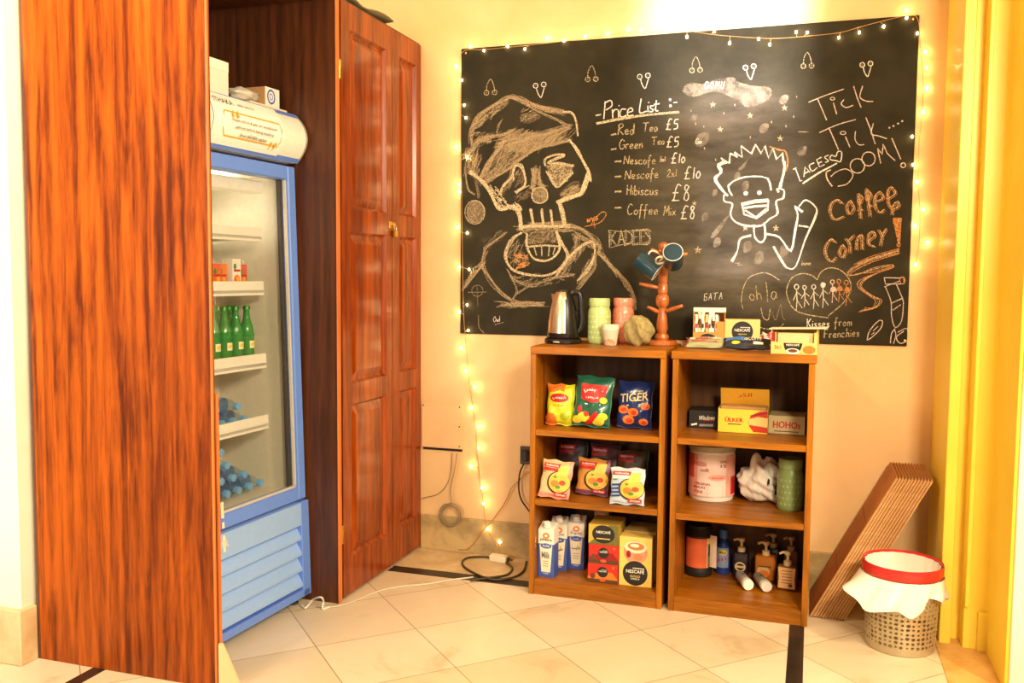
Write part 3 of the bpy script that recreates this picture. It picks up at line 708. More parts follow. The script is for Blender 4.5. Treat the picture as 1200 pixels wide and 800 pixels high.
    for f, y, words, price in ((A_, 635, (('Red', 285, 640, 92, .04), ('Tea', 500, 612, 76, .02)), (695, 595, 92, '£5', .0)), (A_, 760, (('Green', 295, 762, 82, .04), ('Tea', 575, 724, 66, .02)), (700, 745, 92, '£5', .0)),
            (B_, 140, (('Nescafe', 335, 162, 78, .0), ('3x1', 640, 140, 46, .0)), (740, 155, 88, '£10', .03)), (B_, 270, (('Nescafe', 345, 292, 82, .05), ('2x1', 705, 272, 70, .05)), (850, 290, 104, '£10', .06)),
            (B_, 397, (('Hibiscus', 360, 425, 84, .01),), (745, 475, 140, '£8', .02)), (B_, 535, (('Coffee', 365, 592, 90, .0), ('Mix', 675, 600, 84, .02)), (820, 630, 112, '£8', .04))):
        c = Chalk().frame(*f); d = 6 if f is A_ else 0
        c.st([(225 if f is A_ else 258, y+d), (272 if f is A_ else 315, y-3)], .008, c_cream, 1)
        for w_, x, yy, hh, up in words: c.word(w_, x, yy, hh, c_cream, .0044, .08, up, .26)
        c.out('chalk_line', 'one line of the price list in yellowish chalk'); c = Chalk().frame(*f); x, yy, hh, tx, up = price; c.word(tx, x, yy, hh, c_white, .0050, .08, up, .34)
        c.out('chalk_price', 'white chalk price at the end of a line')
    # portrait with a beanie at the left
    c = Chalk().frame(535, 60, 7.2727)
    c.rough([(120, 790), (130, 680), (190, 560), (300, 480), (420, 400), (470, 388), (540, 410), (660, 455), (800, 490), (900, 520)], .011, c_tan, 5, .006)
    c.rough([(900, 520), (985, 525), (1020, 600), (1030, 720)], .007, c_cream, 3, .004)
    c.rough([(560, 440), (700, 520), (850, 570), (950, 640)], .006, c_tan, 3, .005).rough([(340, 700), (355, 640), (385, 590)], .005, c_tan, 2, .004)
    c.rough([(450, 790), (620, 730), (800, 700), (960, 650)], .013, c_tan, 5, .010).rough([(170, 770), (270, 730), (400, 710), (470, 670)], .009, c_tan, 4, .006)
    c.blob([(330, 790), (480, 660), (700, 700), (860, 660), (960, 660), (800, 790), (560, 860)], c_rub).blob([(150, 620), (330, 480), (440, 420), (400, 480), (280, 570), (180, 660)], c_rub)
    c.blob([(540, 560), (650, 520), (720, 560), (600, 620)], c_rub)
    c.frame(535, 160, 7.2727)
    c.rough([(200, 370), (270, 240), (350, 120), (420, 30)], .014, c_tan, 5, .006).blob([(180, 380), (360, 60), (470, -20), (700, -30), (1000, 20), (800, 60), (560, 190), (400, 270), (260, 390)], c_rub)
    c.rough([(250, 390), (420, 290), (560, 190), (700, 100), (820, 60), (960, 30)], .011, c_tan, 4, .006).rough([(60, 150), (130, 120), (190, 50), (300, 30)], .010, c_tan, 4, .008)
    c.rough([(960, 30), (1020, 100), (1080, 200), (1130, 300), (1140, 380)], .009, c_cream, 4, .005)
    c.rough([(1130, 310), (1090, 420), (1050, 490), (960, 520), (860, 570)], .014, c_cream, 6, .008).rough([(880, 580), (905, 660), (930, 770)], .013, c_cream, 4, .005)
    c.rough([(120, 300), (240, 400), (310, 520), (370, 610), (470, 600), (530, 650), (550, 790)], .013, c_cream, 5, .007)
    c.rough([(370, 490), (400, 420), (470, 350), (500, 250), (560, 260), (580, 400), (500, 480)], .008, c_cream, 3, .006).rough([(480, 290), (490, 380)], .006, c_cream, 3, .006).rough([(520, 470), (620, 410)], .005, c_cream, 2, .004)
    c.rough([(660, 270), (650, 400), (640, 450)], .014, c_tan, 4, .008).rough([(700, 270), (720, 400), (760, 440)], .010, c_tan, 3, .007)
    c.blob([(640, 500), (670, 450), (720, 440), (775, 480), (780, 540), (730, 565), (660, 560)], c_tan).ring(710, 500, 68, .006, c_cream)
    c.rough([(760, 250), (760, 190), (860, 150), (920, 155), (860, 180), (780, 230), (880, 225), (1000, 250)], .008, c_cream, 3, .005)
    c.rough([(770, 290), (850, 420), (900, 400), (990, 300)], .008, c_cream, 3, .005).blob([(780, 250), (900, 230), (990, 260), (930, 370), (850, 410), (800, 330)], c_tan)
    c.blob([(880, 490), (960, 400), (1040, 380), (1030, 450), (950, 490)], c_rub)
    for x0, x1 in ((630, 660), (730, 745), (805, 815)): c.rough([(x0, 620), (x1, 760)], .010, c_cream, 4, .005)
    c.rough([(70, 260), (100, 440), (160, 490)], .005, c_tan, 3, .003).rough([(140, 120), (150, 300), (190, 480), (185, 530)], .004, c_tan, 3, .004)
    c.blob([(90, 640), (110, 570), (170, 540), (235, 600), (230, 690), (160, 735), (100, 710)], c_tan).ring(158, 645, 85, .004, c_cream, 100).ring(165, 640, 72, .006, c_tan, 92)
    c.frame(535, 260, 5.217)
    c.rough([(390, 30), (480, 25), (580, 30), (690, 25)], .011, c_cream, 4, .006).rough([(440, 10), (680, 5)], .009, c_tan, 3, .006)
    c.rough([(400, 70), (340, 110), (300, 200), (340, 290), (430, 320), (560, 320), (650, 270), (680, 200), (640, 120), (610, 50)], .007, c_cream, 4, .006)
    c.rough([(430, 70), (430, 145), (470, 220), (540, 235), (600, 215), (635, 150), (610, 60)], .008, c_cream, 3, .005).rough([(440, 150), (540, 145), (635, 150)], .008, c_cream, 2, .003)
    for a_, b_ in (((475, 155), (490, 205)), ((520, 150), (523, 212)), ((568, 150), (562, 210)), ((605, 150), (590, 200))): c.st([a_, b_], .006, c_cream, 1)
    c.blob([(450, 70), (590, 65), (610, 120), (450, 130)], c_rub).blob([(350, 210), (400, 180), (440, 220), (430, 270), (370, 270)], c_rub)
    c.rough([(310, 290), (350, 350), (460, 390), (560, 350), (660, 330), (720, 320)], .006, c_tan, 3, .005).rough([(330, 330), (370, 420), (340, 470)], .005, c_tan, 2, .004).rough([(370, 440), (460, 380)], .005, c_tan, 2, .003)
    c.rough([(610, 330), (680, 230), (760, 150), (830, 125), (845, 190), (810, 280), (740, 360)], .008, c_cream, 4, .006).rough([(690, 20), (780, 50), (860, 120), (880, 170)], .009, c_tan, 4, .006)
    c.rough([(730, 80), (720, 170), (640, 300)], .007, c_tan, 4, .010).rough([(840, 200), (830, 290), (760, 390), (710, 430)], .006, c_tan, 3, .008)
    c.rough([(300, 60), (220, 130), (170, 160)], .007, c_tan, 3, .006).rough([(180, 170), (165, 260), (200, 350), (270, 440), (350, 480)], .009, c_tan, 4, .006)
    c.rough([(170, 240), (100, 330), (40, 410)], .008, c_tan, 3, .005).rough([(350, 485), (420, 500), (530, 505)], .012, c_tan, 4, .006).rough([(280, 505), (380, 500)], .016, c_rub, 3, .006)
    c.rough([(865, 180), (960, 280), (1040, 370), (1085, 460), (1090, 530)], .009, c_tan, 4, .005)
    c.ring(128, 420, 34, .004, c_tan).st([(70, 430), (185, 428)], .004, c_tan, 1).st([(125, 385), (132, 520)], .003, c_tan, 1).st([(135, 570), (138, 640), (170, 680)], .005, c_tan)
    c.frame(535, 60, 7.2727)
    c.hatch([(330, 790), (480, 660), (700, 690), (960, 640), (1000, 700), (800, 790), (560, 900)], 25, 150, .06, .006, c_tan)
    c.hatch([(150, 620), (330, 480), (440, 400), (430, 470), (280, 570), (180, 660)], 40, 45, .05, .006, c_tan).hatch([(130, 790), (140, 690), (260, 700), (400, 700), (300, 790)], 30, 40, .05, .005, c_tan)
    c.hatch([(540, 600), (570, 470), (700, 510), (680, 560)], 20, 24, .04, .005, c_tan).hatch([(640, 440), (900, 500), (900, 540), (700, 500)], -14, 40, .05, .006, c_tan)
    c.frame(535, 160, 7.2727)
    c.hatch([(190, 400), (360, 60), (470, -20), (700, -30), (900, 10), (700, 110), (500, 220), (280, 390)], 48, 190, .07, .006, c_tan).hatch([(70, 300), (60, 120), (170, 60), (210, 230), (180, 330)], 65, 60, .07, .005, c_tan)
    c.hatch([(770, 240), (990, 230), (980, 300), (930, 370), (850, 420), (790, 330)], 30, 70, .03, .004, c_cream, .8).hatch([(390, 480), (420, 380), (480, 250), (500, 330), (440, 480)], 65, 40, .04, .004, c_tan).hatch([(500, 300), (570, 280), (590, 400), (510, 470)], 70, 26, .03, .004, c_tan)
    c.hatch([(880, 500), (960, 420), (1060, 400), (1050, 470), (930, 540)], 30, 50, .04, .006, c_tan).hatch([(260, 420), (340, 430), (420, 560), (540, 570), (560, 700), (480, 600), (370, 610)], -40, 50, .04, .006, c_cream)
    c.hatch([(640, 270), (700, 260), (740, 430), (640, 450)], 80, 40, .05, .005, c_tan).hatch([(650, 490), (700, 440), (770, 480), (770, 540), (680, 560)], 20, 40, .03, .005, c_tan, 1.)
    c.hatch([(90, 640), (110, 570), (170, 540), (235, 600), (230, 690), (160, 735), (100, 710)], 60, 50, .04, .004, c_tan, .9).hatch([(500, 470), (620, 460), (620, 540), (520, 560)], 30, 24, .04, .006, c_rub)
    c.frame(535, 260, 5.217)
    c.hatch([(350, 30), (690, 20), (700, 60), (600, 60), (430, 70)], 8, 60, .06, .006, c_tan).hatch([(440, 80), (600, 70), (620, 130), (440, 130)], 10, 60, .03, .004, c_tan, 1.)
    c.hatch([(310, 110), (400, 70), (420, 150), (350, 290), (300, 220)], 60, 40, .05, .004, c_tan, .5).hatch([(350, 200), (430, 190), (450, 260), (370, 290)], 40, 40, .03, .005, c_or, .8)
    c.hatch([(600, 320), (680, 220), (760, 140), (790, 150), (700, 280), (640, 340)], 50, 60, .05, .005, c_tan, .3).hatch([(700, 40), (880, 130), (880, 180), (720, 100)], -30, 40, .05, .006, c_tan)
    c.hatch([(330, 330), (700, 320), (700, 360), (460, 400), (360, 370)], 5, 46, .06, .004, c_tan, .3).hatch([(720, 380), (830, 200), (860, 200), (780, 390)], 65, 40, .06, .005, c_tan)
    c.hatch([(160, 100), (300, 40), (300, 90), (180, 180)], 40, 30, .04, .005, c_rub).hatch([(270, 490), (530, 490), (530, 520), (280, 520)], 2, 40, .08, .006, c_tan, .1).hatch([(850, 170), (900, 190), (1080, 430), (1090, 520), (1060, 430)], -48, 50, .05, .005, c_tan)
    c.hatch([(40, 420), (40, 360), (170, 220), (180, 260)], 48, 40, .05, .005, c_tan, .2)
    c.out('chalk_portrait', 'large tan chalk portrait of a bearded face in a beanie')
    c = Chalk().frame(535, 260, 5.217); c.word('Owl', 225, 612, 34, c_pink, .003, .05, .1).st([(235, 628), (290, 612)], .0025, c_cream, 1)
    c.frame(685, 170, 7.2727); c.word('wys', 20, 660, 75, c_or, .0042, .1, .25, .2).st([(0, 695), (130, 660), (185, 590), (150, 570), (85, 640), (90, 710)], .0034, c_or)
    c.frame(535, 260, 5.217)
    for (x, ch) in ((935, 'K'), (985, 'A'), (1030, 'D'), (1075, 'E'), (1120, 'E'), (1150, 'S')):
        c.word(ch, x, 150-(x-935)*.06, 96, c_cream, .0026, 0); c.word(ch, x+9, 140-(x-935)*.06, 78, c_cream, .0022, 0)
    c.st([(930, 50), (1010, 60), (1090, 52), (1170, 48), (1185, 90), (1165, 140), (1040, 132), (935, 158), (930, 50)], .0026, c_cream, 1)
    c.out('chalk_signature', 'small chalk names and scribbled signatures')
    # waving figure
    c = Chalk().frame(800, 90, 7.2727)
    zig = [(330, 800), (300, 760), (355, 740), (330, 690), (400, 735), (405, 650), (470, 685), (445, 640), (510, 690), (500, 590), (585, 655), (620, 570), (665, 655), (700, 590), (735, 690), (770, 610), (800, 700), (850, 650), (860, 720), (870, 800)]
    c.rough(zig, .0055, c_white, 3, .004, 1).rough([(740, 600), (830, 620), (880, 640), (895, 720), (885, 800)], .005, c_or, 2, .004)
    c.frame(820, 190, 6.152)
    c.rough([(190, 0), (140, 20), (150, 70), (110, 120), (150, 190), (200, 240)], .007, c_white, 4, .006).rough([(615, 0), (610, 80), (580, 180)], .007, c_white, 4, .005)
    c.rough([(200, 240), (175, 235), (180, 285), (235, 300), (225, 370), (250, 425), (330, 455), (440, 455), (500, 410), (560, 370), (550, 280), (600, 260), (605, 200), (560, 195), (570, 215)], .0062, c_white, 3, .0028, 4)
    c.rough([(235, 240), (205, 170), (290, 115), (390, 103), (490, 115), (515, 205)], .0062, c_white, 3, .0028, 2)
    c.dot(332, 224, .010, c_white).dot(430, 220, .010, c_white)
    c.st([(300, 305), (400, 282), (495, 275)], .016, c_white, 1).st([(305, 300), (320, 375), (410, 405), (490, 345), (495, 270)], .008, c_white, 1).st([(320, 330), (400, 318), (490, 312)], .010, c_white, 1).st([(325, 345), (405, 395), (480, 335)], .008, c_white, 1)
    c.rough([(390, 455), (395, 540), (440, 580), (470, 540), (465, 440)], .0060, c_white, 3, .0034, 2).rough([(370, 525), (290, 555), (265, 640), (230, 715)], .006, c_white, 3, .005)
    c.rough([(480, 520), (580, 545), (655, 640), (690, 480), (705, 380), (685, 320), (740, 360)], .006, c_white, 3, .0035, 3)
    c.rough([(530, 610), (600, 720), (640, 770), (690, 750), (760, 560), (830, 400), (840, 330), (770, 275), (715, 320)], .006, c_white, 3, .0035, 3).rough([(710, 460), (780, 465)], .008, c_white, 2, .003)
    c.out('chalk_figure', 'white chalk drawing of a laughing spiky-haired figure waving')
    # rubbed dust, stars, finger marks
    c = Chalk().frame(800, 90, 7.2727)
    c.blob([(0, 120), (60, 50), (170, 60), (300, 20), (430, 5), (470, 40), (590, 75), (745, 95), (735, 190), (560, 260), (470, 200), (330, 140), (230, 130), (90, 170)], c_dust)
    c.blob([(470, 790), (600, 660), (560, 700), (520, 780)], c_dust)
    for x, y, r in ((860, 195, 38), (690, 440, 40), (1015, 635, 40), (160, 540, 60), (95, 350, 26)): c.blob([(x-r, y+r*.5), (x-r*.3, y-r*.9), (x+r, y-r), (x+r*.9, y+r*.2), (x, y+r)], c_dust)
    for x, y in ((350, 310), (445, 240), (110, 400), (180, 425), (970, 172), (945, 340), (280, 705), (575, 515), (755, 385), (880, 420), (185, 610), (70, 290)): c.st([(x, y-9), (x+2, y+9)], .004, c_cream, 1)
    c.word('GOMU', 185, 102, 60, c_white, .0034, .1, .02, .5).word('Gm', 110, 570, 44, c_white, .003).st([(985, 468), (1070, 470)], .003, c_cream, 1)
    c.frame(820, 190, 6.152)
    for x, y, r in ((38, 395, 30), (125, 580, 34), (345, 610, 40), (430, 690, 44), (110, 220, 24), (610, 640, 44), (270, 100, 28), (330, 170, 34)): c.blob([(x-r*.7, y+r), (x-r*.5, y-r*.8), (x+r*.6, y-r), (x+r*.6, y+r*.5)], c_dust)
    c.blob([(80, 530), (150, 440), (220, 370), (180, 440), (110, 540)], c_dust)
    c.st([(255, 730), (290, 725), (270, 742), (310, 738)], .003, c_cream, 1)
    c.word('bomm', 735, 742, 34, c_cream, .0024)
    for f, L_ in (((800, 90, 7.2727), ((258, 238, 30), (575, 330, 30), (320, 448, 30), (868, 265, 30), (832, 525, 30))), ((820, 190, 6.152), ((330, 475, 26), (550, 475, 26))), ((800, 200, 3.636), ((65, 338, 18), (50, 138, 12)))):
        for x, y, r in L_:
            q = Chalk().frame(*f); star(q, x, y, r); q.out('chalk_star', 'small chalk star')
    c.out('chalk_smudge', 'rubbed chalk dust with scattered stars', 0.)
    # writing at the right
    c = Chalk().frame(920, 90, 6.156)
    L2 = lambda pts, w=.0042, m=c_pink, n=5: c.st(pts, w, m, n)
    L2([(170, 183), (290, 135), (425, 88)]); L2([(235, 160), (300, 312)]); c.ring(342, 158, 16, .0034, c_pink, 10); L2([(348, 185), (372, 270)]); L2([(425, 165), (405, 195), (440, 222), (492, 205)]); L2([(495, 68), (520, 150), (548, 222)]); L2([(560, 65), (540, 145), (585, 175), (635, 178)])
    L2([(248, 402), (380, 345), (510, 308)]); L2([(315, 365), (385, 525)]); c.ring(418, 405, 20, .0034, c_pink, 11); L2([(435, 430), (468, 508)]); L2([(508, 392), (505, 450), (530, 488), (570, 490)]); L2([(582, 292), (620, 390), (650, 485)]); L2([(637, 335), (622, 410), (670, 425), (735, 447)])
    for x, y in ((752, 367), (782, 355), (815, 338), (845, 320)): c.dot(x, y, .004, c_pink)
    L2([(340, 790), (305, 740), (298, 690), (330, 670)], .0056); L2([(330, 720), (370, 685), (440, 665), (490, 705), (450, 770), (380, 790)]); c.ring(522, 642, 52, .0042, c_pink, 52); c.ring(602, 592, 48, .0042, c_pink, 50)
    L2([(690, 625), (668, 515), (700, 560), (708, 485), (735, 550), (795, 605)], .0042, c_pink, 2); L2([(770, 443), (835, 595)]); c.ring(852, 638, 17, .004, c_pink)
    W2 = lambda pts, w=.0046, n=1: c.st(pts, w, c_white, n)
    W2([(58, 668), (80, 655)]); W2([(75, 660), (110, 755), (122, 745)]); W2([(135, 722), (145, 650), (180, 690)]); W2([(138, 700), (172, 680)]); W2([(210, 620), (175, 640), (195, 680), (232, 655)], n=4); W2([(262, 580), (228, 598), (250, 650), (285, 632)]); W2([(238, 625), (265, 612)]); W2([(315, 565), (285, 580), (312, 605), (290, 618)], n=4)
    W2([(370, 605), (325, 595), (335, 565), (365, 575), (380, 540), (408, 545), (400, 610), (370, 605)], n=4); c.rough([(125, 768), (250, 690), (375, 622)], .006, c_white, 2, .002)
    c.out('chalk_lettering', 'chalk words Tick Tick Boom at the upper right')
    c = Chalk().frame(950, 210, 8)
    def Od(pts, n=5):
        P = pts
        c.st([(x-14, y+6) for x, y in P], .0028, c_or, n); c.st([(x+13, y+10) for x, y in P], .0022, c_or, n); c.st(pts, .0044, c_cream, n)
    Od([(300, 225), (250, 190), (195, 230), (185, 310), (230, 375), (310, 345)]); Od([(375, 195), (340, 250), (365, 325), (405, 270), (375, 195)]); Od([(448, 130), (485, 170), (455, 225), (450, 140), (470, 365)]); Od([(445, 290), (490, 285)], 1)
    Od([(520, 85), (565, 140), (535, 200), (525, 100), (560, 345)]); Od([(540, 250), (580, 245)], 1); Od([(610, 205), (680, 175), (650, 115), (605, 170), (615, 270), (660, 310), (690, 280)]); Od([(725, 180), (795, 130), (755, 70), (722, 130), (735, 230), (765, 275)]); Od([(765, 330), (775, 250), (815, 205), (825, 250), (770, 285)])
    Od([(235, 590), (190, 560), (140, 640), (150, 720), (200, 770), (240, 730)]); Od([(300, 610), (270, 680), (305, 730), (330, 660), (300, 610)]); Od([(330, 550), (365, 600), (370, 690)]); Od([(350, 580), (410, 520)], 1); Od([(430, 660), (440, 560), (480, 520), (485, 655)]); Od([(540, 575), (600, 530), (590, 490), (550, 510), (545, 600), (600, 630)]); Od([(640, 470), (670, 530), (655, 620)]); Od([(670, 530), (710, 460)], 1)
    c.blob([(770, 370), (812, 362), (852, 366), (848, 430), (838, 590), (818, 596), (790, 470)], c_or).ring(825, 615, 14, .006, c_or)
    for d in (0, 22, 44): c.st([(405+d, 800), (560+d*.4, 725+d*.6), (830, 648+d)], .0034, c_or if d != 22 else c_cream, 3)
    c.out('chalk_heading', 'orange outlined chalk words Coffee Corner with exclamation mark')
    c = Chalk().frame(960, 290, 6.958)
    for d in range(4):
        c.st([(655, 15+d*11), (440, 85+d*10), (260+d*6, 170+d*8), (235+d*9, 225), (330, 215-d*2), (440, 165+d*12), (590, 140+d*6), (595, 165), (480, 205), (380-d*14, 260), (345-d*10, 320), (430-d*8, 390), (510-d*18, 430), (460-d*8, 490), (320+d*16, 525-d*12)], .0034, [c_or, c_cream, c_tan, c_or][d], 4)
    c.st([(530, 245), (660, 248), (690, 240), (690, 295), (540, 298), (530, 245)], .004, c_pink, 1).ring(678, 268, 22, .004, c_or, 28)
    c.st([(540, 320), (585, 440), (590, 560), (620, 650), (670, 600), (685, 480), (680, 420), (630, 300)], .0036, c_pink).st([(585, 455), (685, 410)], .0036, c_pink, 1).st([(600, 510), (665, 465)], .0036, c_pink, 1).st([(530, 320), (660, 270)], .003, c_pink, 1)
    c.st([(620, 660), (590, 700), (580, 780)], .0036, c_pink).st([(610, 665), (625, 710), (605, 785)], .003, c_pink).st([(640, 690), (715, 660), (720, 750), (660, 780), (630, 730), (690, 680)], .0036, c_pink)
    c.st([(390, 755), (410, 680), (480, 600), (515, 600), (500, 660), (430, 730), (390, 755)], .0038, c_pink).st([(440, 680), (480, 640)], .003, c_pink, 1).st([(425, 710), (450, 690)], .003, c_pink, 1)
    c.out('chalk_doodle', 'orange winding ribbon and small pale doodles at the lower right')
    c = Chalk().frame(850, 290, 6.953)
    c.st([(145, 505), (130, 430), (150, 320), (200, 240), (300, 205), (370, 220), (440, 265)], .0036, c_cream).st([(250, 620), (300, 655), (380, 665), (440, 650), (475, 620)], .0036, c_cream)
    c.word('oh', 200, 430, 118, c_cream, .0036, -.1, .02, .3).st([(330, 280), (340, 350), (345, 440)], .0036, c_cream).word('a', 375, 420, 130, c_cream, .0036, 0).st([(290, 490), (310, 570), (350, 585), (365, 500)], .0034, c_cream).st([(380, 520), (410, 590), (450, 465), (465, 560), (485, 590)], .0034, c_tan)
    c.st([(748, 262), (700, 225), (620, 212), (540, 250), (500, 340), (515, 430), (570, 510), (680, 548), (840, 572)], .0042, c_cream).st([(748, 262), (780, 200), (850, 165), (940, 185), (1010, 260), (1020, 350), (960, 450), (840, 555)], .0042, c_cream)
    for i, (x, y, s_) in enumerate(((580, 320, 1.15), (645, 325, .95), (720, 320, 1.05), (795, 305, 1.1), (872, 280, 1.), (925, 275, 1.), (985, 285, 1.1))):
        m = c_white if i < 4 else (c_pink if i == 4 else c_or)
        c.ring(x, y, 15*s_, .004, m, 17*s_); c.st([(x, y+17), (x+4, y+95*s_)], .0034, m, 1).st([(x+2, y+45), (x-26, y+95*s_)], .003, m, 1).st([(x+2, y+40), (x+40, y+72)], .003, m, 1).st([(x+4, y+95*s_), (x-2, y+170*s_)], .003, m, 1).st([(x+4, y+95*s_), (x+40*s_, y+150*s_)], .003, m, 1)
        if i > 3: c.dot(x+8, y+60, .012, m)
    c.dot(798, 303, .010, c_white)
    c.word('Kisses', 665, 650, 70, c_white, .0042, .05, .02, .3).word('from', 890, 640, 72, c_cream, .004, .05, .02, .3).word('Frenchies', 805, 738, 70, c_cream, .004, .05, .06, .3)
    c.frame(0, 0, 1); c.word('БATA', 825, 352, 8, c_white, .0026, .1, .08, .45)
    c.out('chalk_hearts', 'two chalk hearts with stick people and a greeting')
def star(c, x, y, r):
    P = [(x+(r if k % 2 == 0 else r*.42)*math.sin(k*PI/5), y-(r if k % 2 == 0 else r*.42)*math.cos(k*PI/5)) for k in range(10)]
    q = [c.pt(*p) for p in P]; ctr = c.pt(x, y)
    c.a.add([ctr]+q, [(0, 1+k, 1+(k+1) % 10) for k in range(10)], c_cream)
chalkboard()

# ------------------------------------------------------------------ string lights
m_glow, _nt, _p = new_mat('warm_lamp_glow')
_p.inputs['Base Color'].default_value = (1, .8, .4, 1); _p.inputs['Emission Color'].default_value = (1, .70, .30, 1); _p.inputs['Emission Strength'].default_value = 66
m_wire = film('clear_wire', (196, 150, 80), .9)
def string_lights():
    p0 = at_y(585, 640, D-.02)
    t = thing('string_lights', 'warm yellow fairy lights strung along the blackboard edges and down the wall', 'string lights', p0)
    yo = D-.022
    W_ = [(592, 655), (584, 640), (573, 622), (569, 606), (566, 585), (562, 560), (559, 530), (557, 500), (553, 470), (549, 440), (547, 415), (545, 392), (543, 360), (542, 300), (541, 230), (540, 160), (540, 100), (541, 62),
          (570, 58), (620, 53), (680, 46), (740, 38), (800, 37), (812, 37), (840, 41), (880, 44), (910, 45), (950, 42), (985, 38), (1010, 31), (1045, 22), (1066, 18), (1076, 24), (1079, 60), (1082, 100), (1080, 140), (1077, 170), (1076, 210), (1078, 250), (1077, 285), (1073, 310)]
    pts = [at_y(x, y, yo+(.012 if y > 400 and y < 600 else 0)) for x, y in W_]
    for i, (x, y) in enumerate(W_):
        if y > 600: pts[i].y = D-.03
    pts = spline(pts, 5)
    B = [(585.5, 635), (571.5, 619.5), (567, 590), (565, 571.5), (552, 546.5), (561, 525), (561, 500), (552, 478), (556, 453.5), (546, 435), (540, 408), (548.6, 387), (538, 366), (547.5, 357), (549.7, 315.5), (538, 313), (547.5, 273), (536, 266.5), (538.5, 225), (538, 215.7), (547.5, 184.5), (534.5, 172), (546, 138), (544, 123), (541, 94), (534.5, 77.5), (551, 54.5), (567, 59), (595, 54.5), (615, 57.5), (641, 45), (661, 48), (686, 43), (712, 39.5), (736.5, 34), (751, 35.5), (805, 43), (837, 37), (855, 50.5), (889, 45.5), (902, 52), (933, 37.5), (946, 38), (983, 44), (1007, 38), (1035.5, 31), (1062, 12), (1062.5, 21), (1075, 39), (1084.5, 60.5), (1086, 79), (1086, 103), (1082, 131), (1069, 160), (1070, 193), (1074.5, 213), (1082, 245), (1072, 264.6), (1087, 284.5), (1073, 310)]
    bm = bmesh.new(); tube(bm, [p-p0 for p in pts], .0013, 5)
    q = bmesh.new(); bmesh.ops.create_icosphere(q, subdivisions=2, radius=.0048)
    for v in q.verts: v.co.z *= 1.25
    first = None
    for i, (x, y) in enumerate(B):
        b = at_y(x, y, yo+.004-.004*((i*7) % 3))
        n = min(pts, key=lambda p: (p-b).length); mid = (n+b)/2+Vector((0, -.004, 0))
        if (b-n).length > .004: tube(bm, [n-p0, mid-p0, b-p0], .0012, 5)
        if first is None: first = obj('bulb', q, m_glow, t, smooth='raw'); o = first
        else: o = first.copy(); C.objects.link(o); o.parent = t
        o.location = b-p0
    obj('wire', bm, m_wire, t, smooth='raw')
string_lights()
# ------------------------------------------------------------------ bookcases
SY = 3.785                                       # front plane of both bookcases
SD = .455
L0, L1, R0, R1, SH = -1.1544, -.5685, -.5415, .0168, 1.0945
LZ = (.732, .424, .066); RZ = (.734, .417, .060)
def bookcase(label, x0, x1, zs, top_over):
    t = thing('bookcase', label, 'bookcase', ((x0+x1)/2, SY, 0), 0, None); w = (x1-x0)/2; th = .024
    for s in (-1, 1): box('side_panel', min(s*w, s*(w-th)), max(s*w, s*(w-th)), 0, SD, 0, SH-.032, m_shelf, t, .0015)
    box('top_board', -w-top_over, w+top_over, -.006, SD, SH-.032, SH, m_shelf_x, t, .002)
    for i, z in enumerate(zs):
        if i < 2: box('shelf_board', -w+th, w-th, .004, SD-.008, z-.026, z, m_shelf_x, t, .0012)
        else: box('bottom_board', -w+th, w-th, .02, SD-.008, z-.024, z, m_shelf_x, t, .0012)
    box('plinth', -w+th, w-th, .004, .020, 0, zs[2], m_shelf_x, t, .001)
    box('back_board', -w+.004, w-.004, SD-.008, SD, .0, SH-.032, m_back, t)
    for z in (.23, .88): box('hinge_plate', -w+th, -w+th+.0016, .008, .024, z-.024, z+.024, m_brass, t)
    return t
bookcase('left brown wooden bookcase with chip bags and milk cartons, mug tree on top', L0, L1, LZ, .0)
bookcase('right brown wooden bookcase with tub, soap bottles and boxed sweets', R0, R1, RZ, .006)

LZ = tuple(z+.001 for z in LZ); RZ = tuple(z+.001 for z in RZ); SH += .001   # what stands on the boards rests just on them
def spot(px, py, z, y0=SY+.012, y1=SY+.36):
    p = at_z(px, py, z); y = min(max(p.y, y0), y1); q = at_y(px, py, y); return Vector((q.x, y, z))

